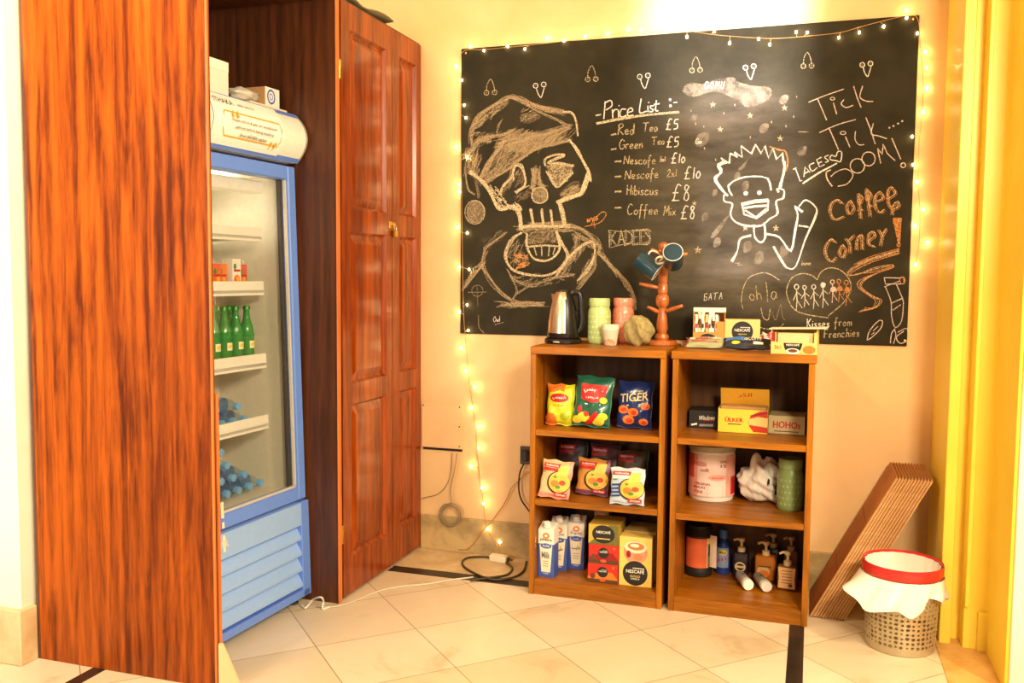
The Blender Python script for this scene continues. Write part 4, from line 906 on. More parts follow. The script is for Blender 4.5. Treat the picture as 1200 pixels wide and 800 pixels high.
# ---- pillow bags
def pillow(name, w, h, th, mats, paint, parent, seed=0, nu=30, nv=40, crimp=.07):
    rnd = random.Random(seed); ph = [rnd.uniform(0, 6) for _ in range(6)]
    def depth(u, v):
        a = max(0, 1-abs(u)**2.6)**.55; b = max(0, 1-(abs(v)/(1-crimp))**3.2)**.6 if abs(v) < 1-crimp else 0
        wr = 1+.10*math.sin(5*u+4*v+ph[0])+.08*math.sin(9*v-6*u+ph[1])
        return .0012+th/2*a*b*wr
    def xz(u, v):
        pinch = 1-.05*(1-abs(v))-.0*u
        return (w/2*u*(1-.06*(1-v*v))+.002*math.sin(7*v+ph[2]), h/2*(v+1)+.003*math.sin(6*u+ph[3])*(abs(v) > .85))
    bm = bmesh.new(); G = []
    for s in (-1, 1):
        G.append([[bm.verts.new((xz(-1+2*i/nu, -1+2*j/nv)[0], s*depth(-1+2*i/nu, -1+2*j/nv), xz(-1+2*i/nu, -1+2*j/nv)[1])) for i in range(nu+1)] for j in range(nv+1)])
    for k, g in enumerate(G):
        for j in range(nv):
            for i in range(nu):
                q = (g[j][i], g[j][i+1], g[j+1][i+1], g[j+1][i]); f = bm.faces.new(q if k == 0 else q[::-1])
                f.material_index = paint(-1+(2*i+1)/nu, -1+(2*j+1)/nv) if k == 0 else 0
    F, Bk = G
    for j in range(nv):
        for i in (0, nu): bm.faces.new((F[j][i], F[j+1][i], Bk[j+1][i], Bk[j][i]))
    for i in range(nu):
        for j in (0, nv): bm.faces.new((F[j][i], F[j][i+1], Bk[j][i+1], Bk[j][i]))
    o = obj(name, bm, mats, parent, smooth='raw')
    def surf(x, z, l):
        v = max(-1, min(1, 2*z/h-1)); u = max(-1, min(1, x/(w/2*(1-.06*(1-v*v)))))
        return Vector((x, -depth(u, v)-.0024-l*2, z))
    return o, surf
def bag(label, px, py, z, w, h, th, mats, paint, art, seed, lean=-8, roll=0, yaw=0, cat='crisp bag', name='crisp_bag', group=None, back=0.):
    p = spot(px, py, z); t = thing(name, label, cat, (p.x, p.y+th*.45+back, z), math.radians(yaw), group)
    o, sf = pillow('pouch', w, h, th, mats, paint, t, seed)
    R = Matrix.Rotation(math.radians(roll), 4, 'Y') @ Matrix.Rotation(math.radians(lean), 4, 'X')
    parts = [o]
    if art: parts.append(art.build('printed_front', t, sf))
    lo = 1e9
    for q in parts:
        for v in q.data.vertices: v.co = R @ v.co
    lo = min(v.co.z for v in o.data.vertices)
    for q in parts:
        for v in q.data.vertices: v.co.z -= lo
    return t
W_ = col(248, 244, 232, .5); RED = col(204, 34, 32, .45); DKRED = col(150, 20, 24, .5); BLK = col(34, 30, 28, .5); YEL = col(248, 216, 60, .45); ORG = col(238, 128, 44, .45)
GLD = col(246, 206, 106, .4); GRN = col(44, 120, 80, .4); CRM = col(250, 232, 190, .5); NAVY = col(32, 44, 104, .4); GREY = col(150, 146, 140, .5); BRN = col(112, 62, 30, .5)
# Arabic words in their joined letter shapes, already set right to left
AR_CHIPSY = '\ufef2\ufeb4\ufe92\ufef4\ufeb7'; AR_ULKER = '\ufeae\ufedc\ufedf\ufe8d'; AR_MILK = '\ufeca\ufef4\ufee0\ufea3'
AR_MILK = '\ufe90\ufef4\ufee0\ufea3'; AR_JUH = '\ufe94\ufee8\ufef4\ufeec\ufe9f'
def snacks():
    z = LZ[0]
    def pt(u, v):
        if (u*u/.62**2+(v-.08)**2/.60**2) < 1: return 1
        if v > .62 and u < .35: return 2
        if v < -.45 and u < -.15 and u+v < -.8: return 3
        return 0
    YG = col(226, 224, 44, .32, 0, .3); a = Art(); a.ell(0, .120, .042, .020, RED); a.text(AR_CHIPSY, 0, .120, .020, W_, w=.062); a.text('lime & salt', .0, .088, .009, ORG)
    a.ell(-.045, .030, .022, .018, ORG); a.ell(.03, .04, .020, .016, col(170, 190, 40, .4))
    bag('bright yellow-green crisp bag at the front left of the top shelf', 653.5, 500, z, .130, .182, .075, [YG, col(246, 228, 60, .3, 0, .3), ORG, ORG], pt, a, 1, -9, 0)
    a = None
    bag('dull green crisp bag standing behind the yellow-green one', 666, 490, z, .15, .205, .06, [col(72, 92, 30, .4), col(90, 104, 36, .4)], lambda u, v: int(v > .5), a, 2, -6, 3, back=.09)
    GB = col(28, 96, 74, .32, 0, .3); a = Art()
    a.poly([(-.055, .185), (.062, .185), (.055, .118), (.0, .104), (-.048, .118)], RED); a.text('\ufef2\ufeb4\ufe92\ufef4\ufeb7', .002, .160, .030, W_, w=.085); a.text('\ufeb2\ufe92\ufef4\ufeb7', 0, .130, .018, W_, w=.055)
    a.line([(-.03, .098), (.04, .100)], .005, W_); a.ell(-.05, .072, .012, .016, col(196, 50, 40, .4)); a.ell(.050, .120, .016, .014, YEL)
    for x, zz, r in ((-.06, .025, .022), (-.03, .040, .026), (.035, .03, .028), (.055, .05, .020)): a.ell(x, zz, r, r*.8, YEL)
    a.poly([(-.025, .012), (.005, .010), (.040, .060), (.018, .068)], RED); a.ell(-.018, .055, .012, .012, col(220, 70, 40, .4))
    bag('dark green crisp bag with a red shield, middle of the top shelf', 690, 503, z, .172, .222, .07, [GB, GB], lambda u, v: 0, a, 3, -9, 4)
    BB = col(30, 52, 112, .32, 0, .3); a = Art()
    a.text('TIGER', 0, .135, .036, col(252, 222, 150, .4), w=.125, shear=.15, rot=.12); a.text('Chipsy', .02, .163, .013, W_, shear=.2, rot=.1); a.line([(-.03, .098), (.03, .106)], .004, W_)
    for x, zz, r in ((-.045, .080, .024), (.05, .098, .020), (.0, .07, .024), (-.02, .036, .026), (.045, .03, .020)):
        a.ell(x, zz, r, r*.75, ORG); a.ell(x+.003, zz-.002, r*.55, r*.4, col(214, 60, 40, .4))
    bag('dark blue crisp bag reading TIGER, right end of the top shelf', 741, 504, z, .158, .205, .07, [BB, BB], lambda u, v: 0, a, 4, -8, 1)
    a = Art(); a.rect(-.03, .165, .05, .19, col(150, 96, 60, .5)); a.text(AR_CHIPSY, .01, .178, .014, W_)
    bag('nearly black crisp bag with brown label behind the dark blue bag', 745, 494, z, .165, .225, .05, [col(36, 34, 52, .4), BLK], lambda u, v: 0, a, 5, -5, 0, back=.10)
    # noodles
    z = LZ[1]
    def noodle(label, px, py, base, edge, seed, w, h, roll, lean, blue=False, bowl=True, back=0., yaw=0):
        P = [base, edge]
        a = Art()
        a.rect(-w*.42, h*.80, w*.10, h*.90, RED); a.rect(-w*.42, h*.70, w*.05, h*.78, RED if not blue else W_); a.text('indomie', -w*.16, h*.85, h*.06, W_, w=w*.4); a.line([(-w*.42, h*.66), (w*.1, h*.68)], .004, col(60, 130, 60, .5))
        if bowl:
            a.ell(w*.12, h*.42, w*.36, h*.30, col(44, 34, 30, .5)); a.ell(w*.14, h*.43, w*.33, h*.27, col(244, 190, 70, .5))
            a.poly([(w*.02, h*.6), (w*.36, h*.62), (w*.40, h*.88), (w*.10, h*.86)], col(250, 208, 90, .5))
            a.ell(w*.02, h*.38, w*.13, h*.09, ORG); a.ell(w*.24, h*.42, w*.10, h*.07, col(216, 70, 40, .5)); a.ell(w*.12, h*.3, w*.08, h*.05, col(86, 140, 50, .5)); a.ell(0, h*.55, w*.05, h*.03, col(86, 140, 50, .5))
            a.rect(w*.04, h*.06, w*.42, h*.16, RED); a.text('chicken', w*.23, h*.11, h*.06, W_, w=w*.3)
        if blue:
            for k in range(4): a.line([(-w*.44, h*(.52-.1*k)), (-w*.18, h*(.54-.1*k))], .008, col(40, 70, 140, .5))
        bag(label, px, py, z, w, h, .035, P, lambda u, v: int(u > .72 or v < -.75), a, seed, lean, roll, yaw, 'instant noodles', 'noodle_packet', None, back)
    noodle('pink and orange noodle packet at the left of the middle shelf', 647, 588, col(238, 190, 140, .35, 0, .2), col(236, 150, 130, .35), 11, .142, .165, 5, -16)
    noodle('orange noodle packet with purple top, middle of the shelf', 691, 583, col(222, 150, 74, .35, 0, .2), col(130, 74, 96, .4), 12, .150, .160, 2, -14, back=.02)
    noodle('pale blue noodle packet at the right of the middle shelf', 734, 593, col(196, 210, 224, .3, 0, .2), col(196, 214, 232, .3), 13, .152, .155, -1, -12, True)
    for lab, px, py, c, s, h in (('dark purple noodle packet behind the pink one', 660, 576, (62, 34, 46), 14, .205), ('dark red noodle packet behind the purple-topped one', 700, 578, (92, 40, 40), 15, .195), ('brown and green noodle packet behind the pale blue one', 733, 582, (96, 66, 36), 16, .175)):
        noodle(lab, px, py, col(*c, .4), col(c[0]//2, c[1], c[2]//2, .4), s, .15, h, 0, -8, False, False, .13)
snacks()

def milk_cartons():
    z = LZ[2]; BL = col(64, 92, 176, .4); WH = col(246, 240, 224, .45)
    def make(label, px, py, arabic, yaw, back=0., dim=False):
        p = spot(px, py, z); w = .074; d = .062; h = .235
        t = thing('milk_carton', label, 'milk carton', (p.x, p.y+d/2+back, z), math.radians(yaw), 'milk cartons on the bottom shelf')
        bm = bmesh.new(); bx(bm, -w/2, w/2, -d/2, d/2, 0, h)
        for v in bm.verts:
            if v.co.z > h-.001 and v.co.y < 0: v.co.z -= .022
        obj('carton', bm, WH, t)
        Rm = Matrix.Translation((0, -.012, h-.010)) @ Matrix.Rotation(math.radians(20), 4, 'X')
        turned('screw_cap', [(.017, 0), (.017, .006), (.0145, .008), (.0145, .018), (.013, .020), (0, .020)], col(250, 246, 236, .4), t, 18, Rm)
        a = Art(); H = h-.022
        a.rect(-w/2, 0, w/2, H*.70, BL); a.poly([(-w*.40, H*.68), (w*.40, H*.68), (w*.27, .012), (-w*.27, .012)], col(250, 232, 196, .5)); a.ell(0, H*.66, w*.34, .012, BL)
        a.text('FULL CREAM' if not arabic else AR_MILK, 0, H*.66, .009, W_, w=w*.42)
        for k in range(8):
            an = k*PI/4; a.ell(.012*math.cos(an), H*.875+.010*math.sin(an), .005, .004, ORG)
        if arabic: a.text(AR_JUH, 0, H*.79, .018, BLK, w=w*.7); a.text(AR_MILK, 0, H*.47, .026, BLK, w=w*.52)
        else: a.text('juhayna', 0, H*.79, .015, BLK, w=w*.75); a.text('Milk', 0, H*.47, .030, col(110, 108, 130, .5), w=w*.52)
        for k in range(3): a.line([(-.012, H*(.34-.05*k)), (.012, H*(.34-.05*k))], .003, GREY)
        a.rect(-w*.3, .012, w*.3, .024, BL); a.text('1 LITRE', 0, .018, .006, W_, w=w*.35)
        a.build('printed_front', t, face_front(-d/2))
        a = Art(); a.rect(-d/2, 0, d/2, H*.70, BL); a.build('blue_side', t, lambda y, zz, l: Vector((w/2+l, y, zz)))
        a = Art(); a.rect(-d/2, 0, d/2, H*.70, BL); a.build('blue_side', t, lambda y, zz, l: Vector((-w/2-l, y, zz)))
    make('white and blue milk carton with Latin lettering, front left of the bottom shelf', 640, 676, False, -4)
    make('milk carton half hidden behind the front left milk carton', 651, 671, True, 8, .035)
    make('white and blue milk carton with Arabic lettering, right of the other two', 673, 668, True, 3, .02)
    p = spot(702, 664, z)
    t = carton('juice_box', 'tan carton behind the stacked coffee boxes on the bottom shelf', 'carton', (p.x, SY+.335, z), .07, .06, .25, col(176, 130, 80, .6), 0, None, .002, 'carton')
    a = Art()
    for k in range(8): a.ell(.013*math.cos(k*PI/4), .225+.011*math.sin(k*PI/4), .006, .005, ORG)
    a.text('juhayna', 0, .20, .012, BLK, w=.05); a.build('printed_front', t, face_front(-.030))
milk_cartons()

def nes_disc(a, cx, cz, r, sub='GOLD', cup=True):
    a.ell(cx, cz, r, r, BLK); a.text('NESCAFÉ', cx, cz+r*.18, r*.34, W_, w=r*1.45); a.line([(cx-r*.2, cz+r*.42), (cx+r*.72, cz+r*.42)], r*.06, W_)
    if sub: a.text(sub, cx, cz-r*.24, r*.18, GLD, w=r*.8)
def coffee_boxes():
    z = LZ[2]; p = spot(706, 683, z); w, h, d = .133, .084, .16; y = p.y+d/2
    RC = col(206, 44, 30, .4)
    for k, lab in enumerate(('bottom red coffee box of the stack on the bottom shelf', 'red coffee box in the middle of the stack')):
        t = carton('coffee_box', lab, 'coffee box', (p.x+.002*k, y+.003*k, z+h*k), w, d, h-.0005, RC, 0, 'red coffee boxes in the stack')
        a = Art(); a.rect(-w/2, 0, w/2, h*.25, col(90, 60, 34, .5)); a.poly([(-w/2, h*.3), (-w*.1, h*.55), (w*.3, h*.6), (w/2, h*.25), (w/2, h*.2), (-w/2, h*.2)], ORG if k == 0 else DKRED)
        nes_disc(a, w*.0, h*.58, h*.28, None); a.ell(0, h*.16, h*.16, h*.08, col(230, 90, 50, .5)); a.ell(-w*.33, h*.35, h*.14, h*.14, BRN); a.ell(w*.35, h*.85, h*.06, h*.06, ORG)
        a.build('printed_front', t, face_front(-d/2))
    t = carton('coffee_box', 'yellow and black coffee box on top of the red boxes', 'coffee box', (p.x, y+.004, z+2*h+.001), w, d, .088, col(206, 170, 70, .45))
    a = Art(); a.poly([(-w/2, 0), (w/2, 0), (w/2, .088), (w*.2, .088), (-w*.25, .03)], col(110, 104, 46, .5)); a.ell(0, .046, .050, .040, BLK); a.text('NESCAFÉ', 0, .056, .014, W_, w=.062); a.line([(-.03, .026), (.03, .026)], .004, GLD)
    a.build('printed_front', t, face_front(-d/2))
    p = spot(744, 687, z); w, h, d = .142, .215, .075
    for k, lab in enumerate(('front gold coffee box with a dessert cup picture at the right of the bottom shelf', 'gold coffee box directly behind the front one', 'gold coffee box rearmost of the three in the row')):
        t = carton('coffee_box', lab, 'coffee box', (p.x+.004*k, p.y+d/2+(d+.004)*k, z), w, d, h+.006*(k > 0), GLD if k == 0 else col(190, 160, 90, .5), 0, 'gold coffee boxes in a row')
        a = Art(); CUP = col(206, 120, 90, .4)
        a.ell(0, .150, .052, .052, col(214, 150, 120, .35)); a.ell(0, .172, .048, .026, col(250, 226, 196, .4)); a.ell(.002, .176, .036, .017, col(196, 120, 70, .5)); a.ell(-.004, .179, .020, .008, col(250, 230, 206, .4)); a.ell(.012, .130, .020, .014, col(226, 130, 84, .4)); a.ell(-.030, .140, .010, .016, DKRED)
        nes_disc(a, 0, .058, .054); a.text('VANILLA', 0, .034, .007, W_, w=.04); a.build('printed_front', t, face_front(-d/2))
coffee_boxes()

def sweets():
    z = RZ[0]; p = spot(819, 501, z)
    t = carton('sweet_box', 'low black box with white and red lettering at the left of its shelf', 'box', (p.x+.018, p.y+.07, z), .132, .14, .078, BLK, 3)
    t.rotation_euler.z = math.radians(3)
    a = Art(); a.text('Windows', .012, .046, .020, W_, w=.07, shear=.2, rot=.06); a.line([(.0, .034), (.045, .036)], .004, RED); a.line([(-.055, .012), (-.03, .018)], .008, W_, 1); a.line([(-.02, .012), (.04, .014)], .010, GREY)
    a.build('printed_front', t, face_front(-.07))
    p = spot(870, 507, z); w, d, h = .206, .15, .104
    t = thing('biscuit_box', 'yellow open biscuit display box reading ULKER with raised lid', 'box', (p.x, p.y+d/2, z))
    bm = bmesh.new(); th = .003
    bx(bm, -w/2, w/2, -d/2, -d/2+th, 0, h*.96); bx(bm, -w/2, -w/2+th, -d/2+th, d/2, 0, h); bx(bm, w/2-th, w/2, -d/2+th, d/2, 0, h); bx(bm, -w/2+th, w/2-th, d/2-th, d/2, 0, h); bx(bm, -w/2+th, w/2-th, -d/2+th, d/2-th, 0, th)
    obj('tray', bm, col(246, 214, 70, .45), t)
    bm = bmesh.new(); bx(bm, -w/2, w/2, -.001, .001, 0, .082)
    for v in bm.verts: v.co = Vector((v.co.x, d/2-.03+v.co.y-.03*v.co.z/.082, h+v.co.z-.006))
    obj('lid_flap', bm, col(238, 190, 60, .45), t)
    a = Art(); a.rect(-w/2, .0, w/2, .074, col(240, 180, 56, .45)); a.text(AR_ULKER, 0, .048, .022, RED, w=.06); a.build('lid_print', t, lambda x, zz, l: Vector((x, d/2-.0350-.03*zz/.082-l, h+zz-.002)))
    a = Art(); a.poly([(w/2, .004), (w*.22, .006), (w*.13, .030), (w*.11, .055), (w*.17, .078), (w*.34, .096), (w/2, .099)], col(200, 56, 30, .45)); a.poly([(w/2, .028), (w*.13, .036), (w*.115, .060), (w*.3, .072), (w/2, .068)], col(250, 204, 120, .45)); a.line([(w*.15, .074), (w*.47, .09)], .006, DKRED)
    a.text('ÜLKER', -w*.18, .056, .022, RED, w=.076); a.text('ÜLKER', -w*.18+.0014, .056, .022, RED, w=.076); a.line([(-w*.3, .036), (-w*.03, .036)], .004, BRN); a.build('printed_front', t, face_front(-d/2))
    box('biscuit_stack', -w/2+.006, w/2-.006, -d/2+.02, d/2-.045, .004, h+.006, col(200, 150, 90, .5), t, .004)
    p = spot(925, 509, z)
    t = carton('cake_box', 'beige box reading HOHOs in red at the right of its shelf', 'box', (p.x-.010, p.y+.075, z), .150, .15, .078, col(196, 182, 136, .5)); t.rotation_euler.z = math.radians(-2)
    a = Art(); a.text('HOHOs', 0, .040, .030, RED, w=.112); a.text('HOHOs', .0016, .0404, .030, RED, w=.112); a.line([(-.05, .012), (.05, .012)], .004, BRN); a.build('printed_front', t, face_front(-.075))
sweets()

def star_jar(label, p, body, h=.2, r=.052, group=None):
    t = thing('glass_jar', label, 'jar', p, 0, group)
    k = h/.2; prof = [(0, 0), (r*.86, 0), (r*.97, .008*k), (r, .02*k), (r, .13*k), (r*.96, .146*k), (r*.85, .158*k), (r*.84, .163*k)]
    turned('painted_glass', prof, body, t, 32)
    turned('lid', [(r*.89, .163*k), (r*.91, .166*k), (r*.91, .195*k), (r*.86, .2*k), (0, .2*k)], body, t, 32)
    pale = col(min(255, _rgb[body][0]+38), min(255, _rgb[body][1]+30), min(255, _rgb[body][2]+40), .45)
    a = Art(True)
    for j in range(5):
        for i in range(-4, 5):
            x = i*r*.34+(j % 2)*r*.17; zz = (.028+.023*j)*k; rr = .0075 if (i+j) % 3 else .005
            P = [(x+(rr if q % 2 == 0 else rr*.45)*math.sin(q*PI/5), zz+(rr if q % 2 == 0 else rr*.45)*math.cos(q*PI/5)) for q in range(10)]
            a.add([(x, zz)]+P, [(0, 1+q, 1+(q+1) % 10) for q in range(10)], pale)
    a.build('star_pattern', t, face_round(r+.0004, 0, -PI/2-.0)); return t
_rgb = {}
def jarcol(r, g, b):
    m = col(r, g, b, .28, 0, .5); _rgb[m] = (r, g, b); return m
def kitchen_shelf():
    z = RZ[1]; p = spot(831, 587, z); r = .1
    t = thing('plastic_tub', 'big round white tub with pink and red label on the middle right shelf', 'tub', (p.x, p.y+r-.018, z))
    turned('tub_body', [(0, 0), (r*.93, 0), (r*.955, .006), (r*.99, .225), (r, .23), (r*.95, .23), (r*.95, .222), (0, .22)], col(246, 238, 224, .35), t, 48)
    turned('lid', [(r*1.02, .216), (r*1.03, .222), (r*1.03, .240), (r*.99, .244), (0, .242)], col(176, 166, 140, .45), t, 48)
    R2 = r*.975; f = face_round(R2+.0035)
    a = Art(); P1 = col(246, 176, 160, .4)
    a.rect(-.155, .022, .155, .205, col(250, 222, 212, .4), 30); a.rect(-.155, .022, -.055, .205, P1, 20); a.rect(-.155, .10, -.075, .205, col(226, 84, 66, .4), 12); a.rect(.075, .022, .155, .205, P1, 12); a.rect(.105, .03, .155, .11, RED, 12)
    for x, zz, w, h, s, m in ((-.05, .165, .075, .020, 'LAVANDERIA', RED), (-.02, .14, .038, .016, 'soft', DKRED), (-.03, .078, .075, .012, 'ORIGINAL', DKRED), (-.045, .062, .055, .011, 'MAXI', DKRED), (-.05, .042, .045, .012, '750', DKRED), (.062, .178, .036, .011, 'XXL', DKRED), (.062, .16, .028, .012, '12', DKRED)): a.text(s, x, zz, h, m, w=w)
    a.ell(.035, .108, .040, .013, P1); a.text('delicate', .035, .108, .009, RED, w=.05)
    for k in range(5): a.line([(-.01, .066-.01*k), (.065, .068-.01*k)], .0026, P1, 3)
    a.build('printed_label', t, f)
    # knotted carrier bag
    p = spot(888, 592, z); bm = bmesh.new(); bmesh.ops.create_icosphere(bm, subdivisions=5, radius=1)
    rnd = random.Random(4)
    for v in bm.verts:
        c = v.co.copy(); up = max(0, c.z)
        wv = .10*math.sin(6*c.x+3*c.z)+.08*math.sin(9*c.y-5*c.x+2)+.07*math.sin(13*c.z+7*c.x)+.05*abs(math.sin(11*math.atan2(c.y, c.x)+4*c.z))
        k = 1+wv; x = c.x*.094*k; y = c.y*.075*k; zz = c.z*.088*k
        ear = max(0, c.z-.45)
        if c.x < -.05: zz += ear*.075*math.exp(-((c.x+.3)/.22)**2)
        if c.x > .1: zz += ear*.05*math.exp(-((c.x-.35)/.3)**2); 
        v.co = Vector((x, y, max(-.082, zz)+.082))
    o = obj('carrier_bag', bm, film('bag_film', (254, 246, 234), .95, .3), None, (p.x+.012, p.y+.10, z), smooth='raw')
    tag(o, 'crumpled white plastic carrier bag between the tub and the green jar', 'plastic bag')
    a = Art()
    for cx, cz, s in ((.028, .098, 1.), (.062, .083, 1.3), (.060, .055, 1.)): a.poly([(cx-.006*s, cz-.012*s), (cx+.004*s, cz-.016*s), (cx+.006*s, cz+.010*s), (cx-.002*s, cz+.016*s)], BLK)
    from mathutils.bvhtree import BVHTree
    bvh = BVHTree.FromPolygons([v.co for v in o.data.vertices], [tuple(q.vertices) for q in o.data.polygons])
    def onbag(x, zz, l):
        h = bvh.ray_cast(Vector((x, -1, zz)), Vector((0, 1, 0)))
        return Vector((x, (h[0].y if h[0] else -.06)-.001-l, zz))
    a.build('dark_print', o, onbag)
    p = spot(929, 600, z); star_jar('pale green star-patterned jar on the shelf beside the carrier bag', (p.x-.014, p.y+.054, z), jarcol(140, 166, 104), .218, .055)
    # bottom shelf
    z = RZ[2]; p = spot(814, 676, z); r = .059
    t = thing('coffee_tin', 'black ribbed tin with an orange wrapped label on the bottom right shelf', 'tin', (p.x+.010, p.y+r, z))
    pr = [(0, 0), (r*.96, 0), (r, .004), (r, .03), (r*.96, .036), (r*.96, .176), (r, .18)]
    for k in range(4): pr += [(r, .184+.01*k), (r*.95, .188+.01*k)]
    pr += [(r*.93, .228), (0, .228)]
    turned('tin_body', pr, BLK, t, 40)
    a = Art(); a.rect(-.075, .042, .046, .175, col(236, 110, 62, .5), 24); a.rect(.046, .042, .078, .175, col(120, 130, 60, .5), 8); a.rect(.046, .15, .078, .175, YEL, 6); a.poly([(.05, .05), (.06, .07), (.07, .12), (.066, .045)], RED); a.poly([(.05, .09), (.06, .10), (.062, .145), (.054, .14)], BLK); a.line([(.045, .042), (.045, .175)], .003, W_, 1)
    a.build('paper_label', t, face_round(r*.985), )
    bm = bmesh.new(); q = [(.052, -.030), (.066, -.040), (.082, -.046)]
    A = [bm.verts.new((x, y, .046)) for x, y in q]; B = [bm.verts.new((x, y, .19)) for x, y in q]
    for i in range(2): bm.faces.new((A[i], A[i+1], B[i+1], B[i]))
    o = obj('loose_label_end', bm, col(248, 226, 206, .6), t); s = o.modifiers.new('thickness', 'SOLIDIFY'); s.thickness = .0008
    p = spot(846, 664, z); r = .033
    t = thing('cleaner_bottle', 'slim blue plastic cleaner bottle beside the orange-labelled tin', 'bottle', (p.x, p.y+.04, z))
    turned('bottle_body', [(0, 0), (r*.95, 0), (r, .005), (r, .11), (r*.9, .13), (r*.55, .155), (r*.5, .16)], col(38, 70, 150, .35), t, 28)
    turned('cap', [(r*.62, .160), (r*.62, .192), (r*.5, .198), (0, .198)], col(70, 110, 170, .4), t, 24)
    a = Art(); a.rect(-.03, .03, .03, .12, col(150, 168, 204, .4), 16); a.ell(0, .10, .022, .012, YEL); a.text('Max', 0, .10, .013, NAVY, w=.034); a.poly([(-.03, .05), (.03, .07), (.03, .082), (-.03, .068)], RED); a.line([(-.02, .042), (.025, .05)], .005, W_)
    a.build('printed_label', t, face_round(r+.0006))
    cream = col(236, 208, 160, .4)
    def soap(label, px, py, liquid, lab=None, w=.066, d=.05, h=.10, back=0., pump=cream, square=True, z=z, group=None):
        p = spot(px, py, z); t = thing('soap_bottle', label, 'soap bottle', (p.x, p.y+d/2+back, z), math.radians(-6), group)
        bm = bmesh.new(); bx(bm, -w/2, w/2, -d/2, d/2, 0, h, .010, 0, 3)
        obj('bottle_body', bm, liquid, t, smooth=.9)
        turned('pump_collar', [(.017, h-.002), (.017, h+.018), (.010, h+.021), (.006, h+.022), (.006, h+.044), (.013, h+.045), (.014, h+.060), (0, h+.062)], pump, t, 20)
        bm = bmesh.new(); tube(bm, [(.004, 0, h+.054), (-.020, -.008, h+.056), (-.034, -.013, h+.049)], .0055, 8); obj('pump_spout', bm, pump, t, smooth='raw')
        if lab: lab(t, w, d, h)
        return t
    amber, nt, pb = new_mat('amber_soap'); pb.inputs['Base Color'].default_value = lin((.80, .46, .12))+(1,); pb.inputs['Roughness'].default_value = .12; pb.inputs['Alpha'].default_value = .86
    dkliq = col(44, 34, 48, .15); pale_l, nt, pb = new_mat('pale_soap'); pb.inputs['Base Color'].default_value = lin((.62, .44, .22))+(1,); pb.inputs['Roughness'].default_value = .12; pb.inputs['Alpha'].default_value = .7
    def lab1(t, w, d, h):
        a = Art(); a.ell(0, .045, .024, .022, cream); a.ell(0, .045, .017, .015, BLK); a.rect(-.02, .040, .02, .050, cream); a.build('printed_label', t, face_front(-d/2-.0005))
    soap('dark purple pump soap bottle with a round emblem, beside the blue bottle', 868, 667, dkliq, lab1, .066, .05, .11, .0)
    def lab2(t, w, d, h):
        a = Art(); a.ell(-.006, .042, .028, .026, col(226, 186, 120, .4)); a.ell(-.002, .034, .022, .014, ORG); a.line([(-.028, .064), (.028, .066)], .006, BRN); a.build('printed_label', t, face_front(-d/2-.0005))
    soap('amber pump soap bottle behind the two white tubes', 897, 671, amber, lab2, .088, .05, .112, -.025)
    soap('pump soap bottle standing behind the amber one', 905, 668, dkliq, None, .06, .04, .135, .035, col(176, 160, 110, .5))
    def lab3(t, w, d, h):
        a = Art(); a.poly([(-.036, .010), (.036, .010), (.032, .055), (.036, .100), (-.036, .100), (-.032, .055)], col(240, 190, 130, .5))
        for k in range(5): a.line([(-.022, .085-.013*k), (.022, .086-.013*k)], .0026, BRN)
        a.rect(.008, .018, .024, .03, BRN); a.build('printed_label', t, face_front(-d/2-.0005))
    soap('clear pump soap bottle with a square cream label, front right of the bottom shelf', 922, 692, pale_l, lab3, .08, .045, .106)
    soap('pump soap bottle mostly hidden behind the cream-labelled one', 926, 680, pale_l, None, .062, .04, .128, .035, col(190, 150, 110, .5))
    tubs = (('left of the two white-capped tubes lying on the bottom shelf', 877, 692, 20), ('right of the two white-capped tubes lying on the bottom shelf', 898.5, 694, 20))
    for lab, px, py, ang in tubs:
        p = spot(px, py, z, SY+.03); t = thing('lotion_tube', lab, 'tube', (p.x, p.y, z+.0245), math.radians(ang))
        R = Matrix.Rotation(-PI/2, 4, 'X'); r = .024
        turned('cap', [(0, 0), (r*.92, 0), (r, .004), (r, .034), (r*.95, .036)], col(252, 248, 240, .4), t, 24, R)
        turned('tube_body', [(r*.93, .036), (r*.95, .05), (r*.9, .13), (r*.6, .15), (0, .152)], film('tube_film_%d' % ang, (206, 190, 166), .9, .2), t, 24, R)
        a = Art(); a.rect(-.02, .06, .02, .11, GREY, 6); a.text('SPRAY', 0, .085, .012, BLK, w=.03, rot=PI/2)
        a.build('printed_label', t, lambda x, y, l: Vector(((r*.945+l)*math.sin(x/r), y, (r*.945+l)*math.cos(x/r))))
kitchen_shelf()

